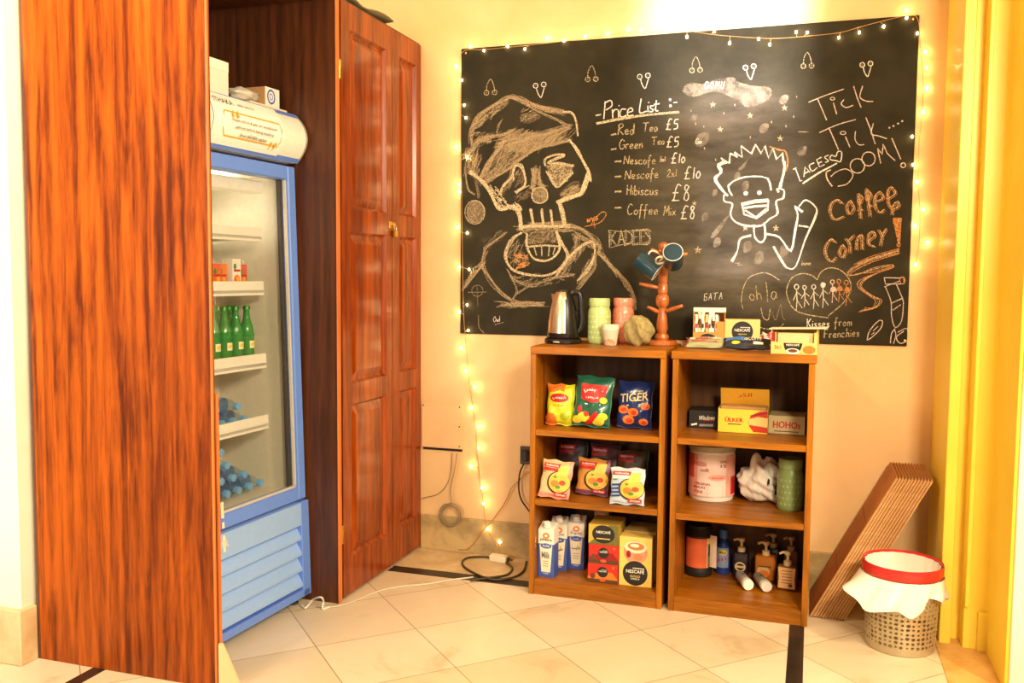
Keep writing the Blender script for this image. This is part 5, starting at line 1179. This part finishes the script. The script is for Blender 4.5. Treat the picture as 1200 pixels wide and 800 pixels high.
# ------------------------------------------------------------------ things on top of the bookcases
def on_top():
    z = SH; p = spot(657, 403, z)
    t = thing('electric_kettle', 'black and brushed steel electric kettle on the left bookcase', 'kettle', (p.x-.008, p.y+.07, z), math.radians(8))
    steel = col(226, 206, 168, .33, .9); blk = col(26, 22, 20, .3)
    turned('power_base', [(0, 0), (.082, 0), (.085, .004), (.085, .016), (.078, .022), (0, .022)], blk, t, 40)
    bm = bmesh.new(); prof = [(.070, .024), (.073, .030), (.073, .048)]; lathe(bm, prof, 40)
    obj('lower_band', bm, blk, t, smooth=.7)
    prof = [(.070, .048), (.067, .10), (.059, .155), (.048, .200), (.038, .226), (.032, .232), (0, .232)]
    b = turned('steel_body', prof, [steel, blk], t, 48)
    for q in b.data.polygons:
        if q.center.x > .014: q.material_index = 1
    turned('lid', [(.032, .232), (.030, .238), (.012, .241), (0, .241)], blk, t, 32)
    bm = bmesh.new(); tube(bm, spline([(.030, 0, .222), (.058, 0, .232), (.076, 0, .215), (.082, 0, .15), (.084, 0, .085), (.066, 0, .045)], 6), .013, 10); o = obj('handle', bm, blk, t, smooth='raw')
    bm = bmesh.new(); A = [bm.verts.new(v) for v in ((-.038, -.018, .218), (-.038, .018, .218), (-.056, 0, .224), (-.050, -.010, .19), (-.050, .010, .19))]
    for f in ((0, 2, 3), (1, 4, 2), (2, 4, 3), (0, 1, 2), (0, 3, 4, 1)): bm.faces.new([A[i] for i in f])
    obj('spout', bm, steel, t)
    bm = bmesh.new()
    bx(bm, .045, .066, -.02, .02, .045, .150, .006)
    obj('water_window', bm, blk, t)
    a = Art(); a.text('mienta', 0, .011, .008, W_, w=.03); a.build('printed_mark', t, face_round(.0855, 0, -PI/2-math.radians(14)))
    p = spot(698, 403, z); star_jar('pale green star-patterned jar on top of the left bookcase', (p.x+.002, p.y+.06, z), jarcol(186, 206, 132), .205, .052)
    p = spot(727, 402, z); star_jar('pink star-patterned jar on top of the left bookcase', (p.x, p.y+.055, z), jarcol(236, 140, 112), .205, .050)
    p = spot(716, 404, z); t = thing('paper_cup', 'stack of small white paper cups in front of the jars', 'paper cups', (p.x-.002, p.y-.006, z), 0)
    turned('cup', [(0, .002), (.026, 0), (.0275, .002), (.037, .066), (.0385, .068), (.037, .070)], col(244, 228, 200, .6), t, 28)
    for k in range(3): turned('cup_rim', [(.037+.0004*k, .070+.007*k), (.0395, .073+.007*k), (.0385, .077+.007*k), (.0365, .077+.007*k)], col(246, 232, 206, .6), t, 28)
    a = Art(); a.poly([(-.03, .002), (.03, .002), (.028, .018), (.016, .026), (.008, .016), (-.004, .030), (-.014, .02), (-.028, .03)], col(206, 150, 110, .7))
    a.build('printed_edge', t, lambda x, zz, l: Vector(((.0275+zz*.145+l)*math.cos(x/.031-PI/2), (.0275+zz*.145+l)*math.sin(x/.031-PI/2), zz)))
    # soft beige pouch with a ridge
    p = spot(751, 405, z); bm = bmesh.new(); bmesh.ops.create_icosphere(bm, subdivisions=4, radius=1)
    for v in bm.verts:
        c = v.co.copy(); n = 1+.05*math.sin(8*c.x+5*c.z)+.04*math.sin(11*c.y+6*c.z)
        rid = math.exp(-((c.x-.22+.25*(c.z))/.13)**2)*max(0, -c.y)
        v.co = Vector((c.x*.068*n, c.y*(.042+.022*rid)*n, max(-.9, c.z)*.070*n*(1-.10*(c.x > .2))+.064))
    o = obj('cloth_pouch', bm, plaster('beige_felt', (176, 158, 104), (140, 124, 76), .4, .95, 40), None, (p.x-.014, p.y+.010, z), smooth='raw')
    tag(o, 'rounded beige cloth pouch with a ridge, leaning before the mug tree', 'pouch')
    # mug tree
    mw = wood('cherry_turned_wood', (124, 58, 22), (172, 90, 38), (204, 124, 62), rough=.3, coat=.4)
    p = spot(772, 406, z); X = Vector((p.x-.004, p.y+.105, z))
    t = thing('mug_tree', 'turned reddish wooden mug tree on the left bookcase', 'mug tree', X, 0)
    turned('base_disc', [(0, 0), (.066, 0), (.069, .004), (.069, .014), (.062, .022), (.03, .024), (0, .024)], mw, t, 36)
    turned('post', [(.028, .024), (.032, .034), (.028, .048), (.020, .052), (.022, .06), (.026, .075), (.022, .12), (.017, .15), (.017, .165), (.028, .18), (.031, .20), (.028, .215), (.019, .228), (.022, .232), (.022, .27), (.018, .276), (.021, .285), (.021, .36), (.015, .368), (.020, .378), (.022, .395), (.014, .408), (.012, .414), (.022, .424), (.025, .436), (.022, .448), (.010, .456), (0, .458)], mw, t, 28)
    pegs = [((-.018, -.006, .255), (-.102, -.020, .272)), ((.016, -.01, .150), (.094, -.03, .178)), ((-.014, .0, .145), (-.062, -.03, .170)), ((.015, .006, .39), (.105, .01, .405)), ((-.016, -.006, .405), (-.052, -.020, .425)), ((.0, -.014, .40), (.002, -.115, .415))]
    for a_, b_ in pegs:
        bm = bmesh.new(); tube(bm, [Vector(a_)+(Vector(b_)-Vector(a_))*k/6 for k in range(7)], lambda s: .007+.003*math.sin(PI*s**.7), 10); obj('peg', bm, mw, t, smooth='raw')
    teal = col(24, 58, 74, .3, 0, .3); tin = col(18, 40, 58, .3); rim = col(226, 222, 206, .4)
    def mug(label, ctr, axis, spin, hl):
        q = Vector((0, 0, 1)).rotation_difference(Vector(axis).normalized()) @ Matrix.Rotation(spin, 3, 'Z').to_quaternion()
        m = thing('mug', label, 'mug', Vector(X)+Vector(ctr)); m.rotation_mode = 'QUATERNION'; m.rotation_quaternion = q
        r, h = .042, .105
        turned('mug_body', [(0, -h/2), (r*.92, -h/2), (r, -h/2+.006), (r, h/2)], teal, m, 32)
        turned('mug_lining', [(r*.94, h/2), (r*.93, -h/2+.012), (0, -h/2+.008)], tin, m, 32, cap=False)
        turned('rim', [(r, h/2-.0015), (r+.001, h/2), (r*.97, h/2+.0016), (r*.94, h/2), (r*.94, h/2-.0015)], rim, m, 32, cap=False)
        cord('handle', [(r-.003, 0, h*.28), (r+.020, 0, h*.30), (r+.031, 0, h*.18), (r+.031, 0, -h*.14), (r+.018, 0, -h*.27), (r-.003, 0, -h*.25)], .0042, rim, m)['label'] = 'pale outlined handle'
    mug('dark teal mug hanging slanted at the left of the mug tree', (-.056, -.080, .352), (.78, .04, -.55), math.radians(160), .03)
    mug('dark teal mug with open rim facing the room at the right of the mug tree', (.062, -.130, .385), (.10, -.85, .42), math.radians(200), .03)
    # coffee stick dispenser
    z = SH; p = spot(828, 397, z, SY, SY+.21); w, d, h = .135, .09, .155
    t = thing('coffee_stick_dispenser', 'coffee stick dispenser box with white sachets standing in its top half', 'dispenser', (p.x, p.y+.10, z), math.radians(4))
    bm = bmesh.new(); CB = col(214, 150, 66, .5)
    bx(bm, -w/2, w/2, -d/2, -d/2+.003, 0, h*.42); bx(bm, -w/2, -w/2+.003, -d/2+.003, d/2, 0, h); bx(bm, w/2-.003, w/2, -d/2+.003, d/2, 0, h); bx(bm, -w/2+.003, w/2-.003, d/2-.003, d/2, 0, h); bx(bm, -w/2+.003, w/2-.003, -d/2+.003, d/2-.003, 0, .004); bx(bm, -w/2, w/2, -.005, d/2, h-.001, h+.012)
    bx(bm, w/2-.036, w/2-.003, -d/2, -d/2+.003, h*.42, h*.72)
    obj('dispenser_box', bm, CB, t)
    box('white_header', -w/2-.002, w/2+.002, -.008, d/2+.002, h-.006, h+.014, col(248, 244, 232, .5), t, .001)
    a = Art(); a.ell(-.004, 0, .054, .058, BLK, 0, 180); a.text('NESCAFÉ', -.002, .040, .015, W_, w=.07); a.line([(-.03, .018), (.03, .018)], .005, GREY)
    a.build('printed_front', t, face_front(-d/2))
    sc = [W_, CRM, W_, col(226, 196, 130, .5), W_, W_]
    for i in range(7):
        x = -.055+.0145*i; hh = .075+.01*((i*5) % 3)
        s = thing('coffee_stick', ['leftmost white coffee stick in the dispenser', 'second coffee stick from the left in the dispenser', 'third coffee stick from the left in the dispenser', 'middle coffee stick in the dispenser', 'fifth coffee stick from the left in the dispenser', 'sixth coffee stick from the left in the dispenser', 'rightmost coffee stick in the dispenser'][i], 'coffee stick', (0, 0, 0), 0, 'coffee sticks in the dispenser')
        s.matrix_world = Matrix.Translation(t.location) @ Matrix.Rotation(math.radians(4), 4, 'Z') @ Matrix.Translation((x, -d/2+.012+.004*(i % 2), .005))
        o, sf = pillow('sachet', .0135, h*.42+hh-.004, .007, [sc[i % 6], BRN], lambda u, v: int(v > .2 and v < .5 and i % 2), s, i, 4, 12)
        a = Art(); a.rect(-.004, h*.5, .004, h*.62, [RED, BRN, BLK][i % 3], 1); a.build('printed_band', s, sf)
    # beige coffee box
    p = spot(867.5, 398, z, SY, SY+.21); w, d, h = .148, .075, .122
    t = carton('coffee_box', 'beige coffee box with a large dark disc and cup, standing beside the stick dispenser', 'coffee box', (p.x, p.y+.10, z), w, d, h, col(246, 208, 132, .5)); t.rotation_euler.z = math.radians(5)
    a = Art(); a.rect(-w/2, 0, w/2, .006, CRM); nes_disc(a, 0, .070, .045, 'cappuccino'); a.ell(-.012, .030, .028, .016, CRM); a.ell(-.008, .022, .022, .016, col(246, 224, 190, .5)); a.ell(.020, .020, .024, .014, col(220, 110, 80, .5)); a.ell(.03, .034, .010, .008, RED); a.rect(-.066, .004, -.052, .02, BLK)
    a.build('printed_front', t, face_front(-d/2))
    # lying wrapped bars
    def bar(label, x, y, w, dd, th, mats, paint, yaw, art=None, seed=0, z=z):
        t = thing('wafer_packet', label, 'wafer packet', (x, y, z), math.radians(yaw))
        o, sf = pillow('wrapper', w, dd, th, mats, paint, t, seed)
        M = Matrix.Translation((0, -dd/2, 0)) @ Matrix.Rotation(math.radians(-62), 4, 'X')
        ps = [o]+([art.build('printed_front', t, sf)] if art else [])
        for q in ps:
            for v in q.data.vertices: v.co = M @ v.co
        lo = min(v.co.z for v in o.data.vertices)
        for q in ps:
            for v in q.data.vertices: v.co.z -= lo
    p = spot(826, 409, z)
    a = Art(); a.line([(-.07, .052), (.06, .058)], .012, col(226, 214, 190, .4)); a.text('wafer', -.01, .046, .02, RED, w=.07); a.line([(-.06, .028), (.05, .025)], .008, col(190, 60, 50, .5))
    bar('pale green and red wafer packet lying on the front of the right bookcase', p.x, p.y+.055, .18, .075, .03, [col(170, 170, 130, .3, 0, .3), col(150, 70, 60, .4)], lambda u, v: int(abs(u) > .86), -2, a, 21)
    p = spot(874, 411, z)
    a = Art(); a.text('BISCUITS', .02, .044, .018, W_, w=.08); a.rect(-.085, .03, -.01, .062, col(70, 120, 190, .4), 5); a.rect(.03, .012, .07, .024, W_, 3); a.ell(-.04, .016, .018, .008, YEL)
    bar('dark blue and black wafer packet lying in front of the beige coffee box', p.x, p.y+.05, .20, .078, .036, [col(44, 48, 66, .3, 0, .3), BLK], lambda u, v: int(u > .55 or u < -.85), -3, a, 22)
    # red sweet wrapper behind
    bm = bmesh.new(); bmesh.ops.create_icosphere(bm, subdivisions=3, radius=1)
    for v in bm.verts:
        c = v.co; n = 1+.2*math.sin(9*c.x+4*c.y)+.15*math.sin(12*c.z+5*c.x); v.co = Vector((c.x*.045*n, c.y*.03*n, max(-.8, c.z)*.032*n+.027))
    for f in bm.faces: f.material_index = int(math.sin(f.calc_center_median().x*160+f.calc_center_median().z*90) > .3)+(1 if f.calc_center_median().x < -.03 else 0)
    p = spot(899, 402, z); o = obj('sweet_packet', bm, [col(214, 56, 50, .35), W_, BLK], None, (p.x, p.y+.10, z), smooth='raw'); tag(o, 'crumpled red and white sweet packet behind the open coffee box', 'packet')
    # open counter box
    p = spot(931, 417, z); w, d, h = .176, .10, .098
    t = thing('display_box', 'open-fronted coffee counter box at the right end of the bookcase', 'box', (p.x, p.y+d/2+.004, z), math.radians(-4))
    bm = bmesh.new(); e = .003; OB = col(246, 204, 120, .5)
    bx(bm, -w/2, w/2, -d/2, -d/2+e, 0, h*.48); bx(bm, -w/2, -w/2+.02, -d/2, -d/2+e, h*.48, h*.88); bx(bm, w/2-.012, w/2, -d/2, -d/2+e, h*.48, h*.9)
    bx(bm, -w/2, -w/2+e, -d/2+e, d/2, 0, h); bx(bm, w/2-e, w/2, -d/2+e, d/2, 0, h); bx(bm, -w/2+e, w/2-e, d/2-e, d/2, 0, h); bx(bm, -w/2+e, w/2-e, -d/2+e, d/2-e, 0, e)
    obj('tray', bm, OB, t)
    bm = bmesh.new(); bx(bm, -w/2-.008, w/2+.035, -d/2-.01, d/2, h, h+.003)
    for v in bm.verts: v.co.z += .010*max(0, v.co.x/w)
    obj('lid', bm, col(248, 232, 196, .5), t)
    box('inner_pack', -w/2+.022, w/2-.016, -d/2+.02, d/2-.01, .004, h*.86, col(226, 206, 150, .5), t, .002)
    a = Art(); a.ell(-.004, h*.46, .036, .046, BLK, 180, 360); a.text('NESCAFÉ', -.004, h*.39, .010, W_, w=.05); a.ell(-.004, .012, .026, .012, W_); a.ell(-.004, .014, .018, .007, BRN); a.text('3in1', -.062, h*.28, .016, RED, w=.026); a.ell(.058, .02, .024, .016, ORG)
    a.build('printed_front', t, face_front(-d/2)); a = Art(); a.rect(-w/2+.001, h*.5, -w/2+.016, h*.88, DKRED, 2); a.build('red_corner', t, face_front(-d/2))
on_top()

# ------------------------------------------------------------------ flattened cardboard and the bin
def cardboard():
    Y = SY+.115; a = at_y(948, 725, Y); b = at_y(1051, 559, Y); c = at_y(1096, 567, Y)
    ln = math.hypot(b.x-a.x, b.z); ang = math.atan2(b.x-a.x, b.z); n = 12
    pitch = (c.x-b.x)*math.cos(ang)/n
    names = ['nearest the bookcase', 'second from the bookcase', 'third from the bookcase', 'fourth from the bookcase', 'fifth from the bookcase', 'sixth from the bookcase', 'sixth from the yellow door frame', 'fifth from the yellow door frame', 'fourth from the yellow door frame', 'third from the yellow door frame', 'second from the yellow door frame', 'nearest the yellow door frame']
    mk = plaster('brown_cardboard', (190, 128, 66), (168, 108, 50), .2, .8, 6); mf = plaster('cardboard_core', (246, 200, 140), (226, 170, 106), .4, .9, 60)
    depth = .31; src = None
    for i in range(n):
        off = i*pitch/math.cos(ang); l = ln-random.uniform(0, .012)
        if src is None:
            t = thing('cardboard_sheet', '', 'cardboard', (0, 0, 0), 0, 'flattened cardboard boxes leaning in the corner')
            w = pitch*.46
            bm = bmesh.new(); bx(bm, 0, w*.22, 0, depth, 0, ln); bx(bm, w*.78, w, 0, depth, 0, ln)
            obj('liner', bm, mk, t)
            bm = bmesh.new(); P = []
            for k in range(61): P.append((w*(.5+.30*math.sin(k*2.1)), ln*k/60))
            A = [bm.verts.new((x, .002, zz)) for x, zz in P]; B = [bm.verts.new((x, depth-.002, zz)) for x, zz in P]
            for k in range(60): bm.faces.new((A[k], A[k+1], B[k+1], B[k]))
            bx(bm, w*.22, w*.78, .004, depth-.004, .002, ln-.003); obj('fluted_core', bm, mf, t)
            bm = bmesh.new(); bx(bm, w, w*1.9, .004, depth-.004, .004, ln-.008)
            obj('folded_panel', bm, mf, t)
            bm = bmesh.new(); bx(bm, -.0004, 0, .015, depth-.01, ln*.33, ln*.334); bx(bm, -.0004, 0, .015, depth-.01, ln*.66, ln*.664); obj('crease_line', bm, col(120, 72, 32, .8), t)
            src = t
        else: t = copy_tree(src, (0, 0, 0))
        t['label'] = 'flattened brown cardboard box leaning in the corner, '+names[i]
        t.location = (a.x+off, Y+random.uniform(0, .006), .003+math.sin(ang)*pitch*0); t.rotation_euler = (0, ang, 0)
cardboard()
def bin_():
    p0 = at_z(1018, 752); p1 = at_z(1090, 752); bot = at_z(1054, 770)
    # base ellipse: width from its left and right edges, front from its lowest point
    rb = .122; ctr = Vector((.357, bot.y+rb+.0, 0)); ctr.x = at_y(1054, 752, ctr.y).x
    rt = .139; h = .318
    t = thing('waste_bin', 'small silver perforated waste bin with red rim by the yellow door frame', 'bin', ctr, .2)
    m_bin = col(196, 182, 150, .35, .7)
    # sheet-metal wall pierced by rings of oval holes of mixed sizes
    bm = bmesh.new(); nu, nv = 40, 15; z0, z1 = .028, h-.03; rnd = random.Random(3)
    def P(u, v):
        zz = z0+(z1-z0)*v/nv; r = rb+(rt-rb)*zz/h; a = 2*PI*u/nu
        return (r*math.cos(a), r*math.sin(a), zz)
    grid = {}
    def gv(u2, v2):
        k = (u2 % (2*nu), v2)
        if k not in grid: grid[k] = bm.verts.new(P(k[0]/2, v2/2))
        return grid[k]
    for j in range(nv):
        for i in range(nu):
            outer = [gv(2*i+a, 2*j+b) for a, b in ((0, 0), (1, 0), (2, 0), (2, 1), (2, 2), (1, 2), (0, 2), (0, 1))]
            s_ = rnd.uniform(.20, .42); ox, oy = rnd.uniform(-.08, .08), rnd.uniform(-.08, .08); rot = rnd.uniform(0, .4)
            inner = [bm.verts.new(P(i+.5+ox+s_*math.cos(-PI*.75+k*PI/4), j+.5+oy+s_*math.sin(-PI*.75+k*PI/4))) for k in range(8)]
            for k in range(8): bm.faces.new((outer[k], outer[(k+1) % 8], inner[(k+1) % 8], inner[k]))
    o = obj('perforated_wall', bm, m_bin, t); s = o.modifiers.new('thickness', 'SOLIDIFY'); s.thickness = .002
    turned('base', [(0, .004), (rb*.9, .004), (rb*.97, 0), (rb*1.0, .003), (rb*1.01, .028), (rb*.985, .03), (rb*.985, .010), (0, .010)], m_bin, t, 48)
    turned('rim', [(rt*.985, h-.028), (rt*1.03, h-.03), (rt*1.045, h-.022), (rt*1.045, h+.008), (rt*1.03, h+.014), (rt*1.0, h+.012), (rt*.985, h+.004), (rt*.985, h-.028)], col(206, 44, 40, .3, 0, .3), t, 56, cap=False)['label'] = 'red plastic rim'
    # liner: inside of the bin, over the rim, and a loose skirt outside
    bm = bmesh.new(); nu = 96; rings = []
    prof = [(-.9, .15, 0), (-.95, .24, 0), (-.965, h-.02, .0), (-.955, h+.006, .0)]
    prof2 = [(1.062, h-.031, .001), (1.08, h-.055, .003), (1.11, h-.08, .006), (1.12, h-.10, .010), (1.10, h-.122, .010)]
    for lay, pr in ((0, prof), (1, prof2)):
        rings = []
        for q, (k, zz, amp) in enumerate(pr):
            ring = []
            for i in range(nu):
                a = 2*PI*i/nu; k_ = abs(k); zz_ = zz
                rr = rt*k_ if lay else k_*(rb+(rt-rb)*zz/h)
                rr += amp*(math.sin(a*9+q*.7)+.6*math.sin(a*17+1.3+q))+ (0 if lay else .002*math.sin(a*21))
                if lay and q >= 1:
                    # ragged hem, longer and flared at the left front
                    fl = max(0, math.cos(a-(-2.75)))**3
                    rr += fl*.028*q*.7; zz_ -= (.018*math.sin(a*3+1)+.012*math.sin(a*7))*q/3
                ring.append(bm.verts.new((rr*math.cos(a), min(rr*math.sin(a), rt*1.05), zz_)))
            rings.append(ring)
        for A, B in zip(rings, rings[1:]):
            for i in range(nu): bm.faces.new((A[i], A[(i+1) % nu], B[(i+1) % nu], B[i]))
    l = obj('bin_liner', bm, film('liner_film', (252, 244, 232), .92, .35), None, ctr, (0, 0, .2), smooth='raw')
    tag(l, 'white plastic bin bag lining the bin and hanging over its side', 'bin bag')
bin_()

# ------------------------------------------------------------------ hatch, socket and cables
def services():
    a = at_y(494, 471, D); b = at_y(542, 528, D)
    t = thing('access_hatch', 'square cream cover plate screwed on the wall beside the closet doors', 'hatch', (a.x, D, b.z))
    w, h = b.x-a.x, a.z-b.z
    box('cover_plate', .004, w, -.009, -.001, .008, h, m_wall, t, .002)
    box('dark_crack', .012, w, -.006, -.001, -.004, .008, col(40, 30, 22, .9), t)  # dark strip for the crack along the plate's lower edge
    for x, z in ((.014, h-.014), (w-.014, h-.014), (w-.014, h*.52), (w-.014, .022)): turned('screw', [(.004, 0), (.0035, .002), (0, .003)], m_dark, t, 8, Matrix.Rotation(PI/2, 4, 'X'), loc=(x, -.009, z))
    grey = col(150, 132, 96, .6); olive = col(120, 100, 62, .6)
    Yw = D-.022
    def wall_pts(P, Y=Yw): return [at_y(480+x/3.077, 440+y/3.077, Y) for x, y in P]
    def cable(name, label, pts, r, m, cat='cable'):
        o = cord(name, [p-pts[0] for p in pts], r, m); o.location = pts[0]; tag(o, label, cat)
    cable('wall_cable', 'thin grey cable from the cover plate to the closet door', wall_pts([(152, 278), (150, 330), (138, 385), (105, 425), (60, 438), (44, 442)], D-.012), .0022, grey)
    P = wall_pts([(172, 280), (165, 330), (152, 385), (148, 420), (152, 452)], D-.03)
    for k in range(5):
        cx, cy, r = 146+3*math.sin(k*2), 502+4*math.cos(k*1.7), 36+2.4*math.sin(k*1.3)
        P += wall_pts([(cx+r*.95*math.sin(2*PI*q/10+.2), cy-r*1.05*math.cos(2*PI*q/10+.2)) for q in range(10)], D-.03-.004*k)
    cable('coiled_cable', 'grey cable coiled in a loop hanging below the cover plate', P, .0028, grey)
    cable('wall_cable', 'tan cable running from the wall socket down behind the skirting corner', wall_pts([(424, 345), (400, 372), (368, 405), (345, 455), (300, 520), (262, 560), (225, 610), (195, 628)], D-.028)+[at_z(480+120/3.077, 640, .004)], .003, col(190, 140, 70, .6))
    p = at_y(617, 533, D)
    t = thing('wall_socket', 'black plug in a socket on the wall beside the left bookcase', 'socket', (p.x, D, p.z))
    bm = bmesh.new(); bx(bm, -.03, .03, -.012, -.001, -.045, .045, .003); obj('socket_plate', bm, col(90, 70, 50, .6), t)
    bm = bmesh.new(); bx(bm, -.02, .018, -.045, -.012, -.024, .030, .006); obj('plug', bm, col(36, 32, 28, .5), t)
    pts = wall_pts([(412, 318), (398, 350), (393, 400), (402, 445), (425, 480), (440, 500)], D-.04)
    cable('black_cord', 'black cord curving from the plug behind the bookcase', pts, .004, col(30, 28, 26, .5))
    # adapter for the fairy lights
    q = at_z(588, 655, 0); t = thing('power_adapter', 'white plug-in adapter of the fairy lights on the floor by the skirting', 'adapter', (q.x, 4.17, .0012), math.radians(-6))
    bm = bmesh.new(); bx(bm, -.045, .045, -.022, .022, 0, .032, .005, 0, 2); obj('adapter_body', bm, col(240, 224, 190, .5), t, smooth=.6)
    bm = bmesh.new(); bx(bm, .045, .055, -.012, .012, .006, .026, .002); tube(bm, [(.055, -.006, .016), (.072, -.006, .016)], .0025, 8); tube(bm, [(.055, .006, .016), (.072, .006, .016)], .0025, 8); obj('plug_pins', bm, col(60, 50, 40, .4), t)
    fl = lambda x, y, r=.005: at_z(480+x/3.077, 440+y/3.077, r+.0014)
    blk = col(70, 54, 34, .5)
    P = [fl(422, 670), fl(410, 705), fl(370, 728), fl(300, 735), fl(240, 715), fl(198, 690), fl(192, 668), fl(220, 655), fl(290, 655), fl(345, 672), fl(370, 695), fl(350, 718), fl(290, 728), fl(220, 738)]
    cable('extension_cord', 'dark brown extension cord looped on the floor by the left bookcase', P, .0055, blk)
    P = [at_z(x, y, .0048) for x, y in ((555, 676), (530, 679), (500, 684), (470, 687), (445, 692), (420, 702), (400, 709), (385, 711), (372, 710))]
    cable('floor_cable', 'grey-white cable running along the floor to the closet corner', P, .0036, col(216, 204, 180, .5))
    P = [at_z(352, 708, .004), at_z(358, 712, .006), at_z(366, 703, .02), at_z(372, 700, .05), at_z(377, 700, .058), at_z(379, 705, .03), at_z(378, 713, .006), at_z(386, 711, .006)]
    P = [Vector((max(-2.03, p.x), min(p.y, 3.43), p.z)) for p in P]
    o = cable('fridge_cord', 'white power cord looping out from under the fridge', P, .0042, col(244, 238, 224, .4))
services()
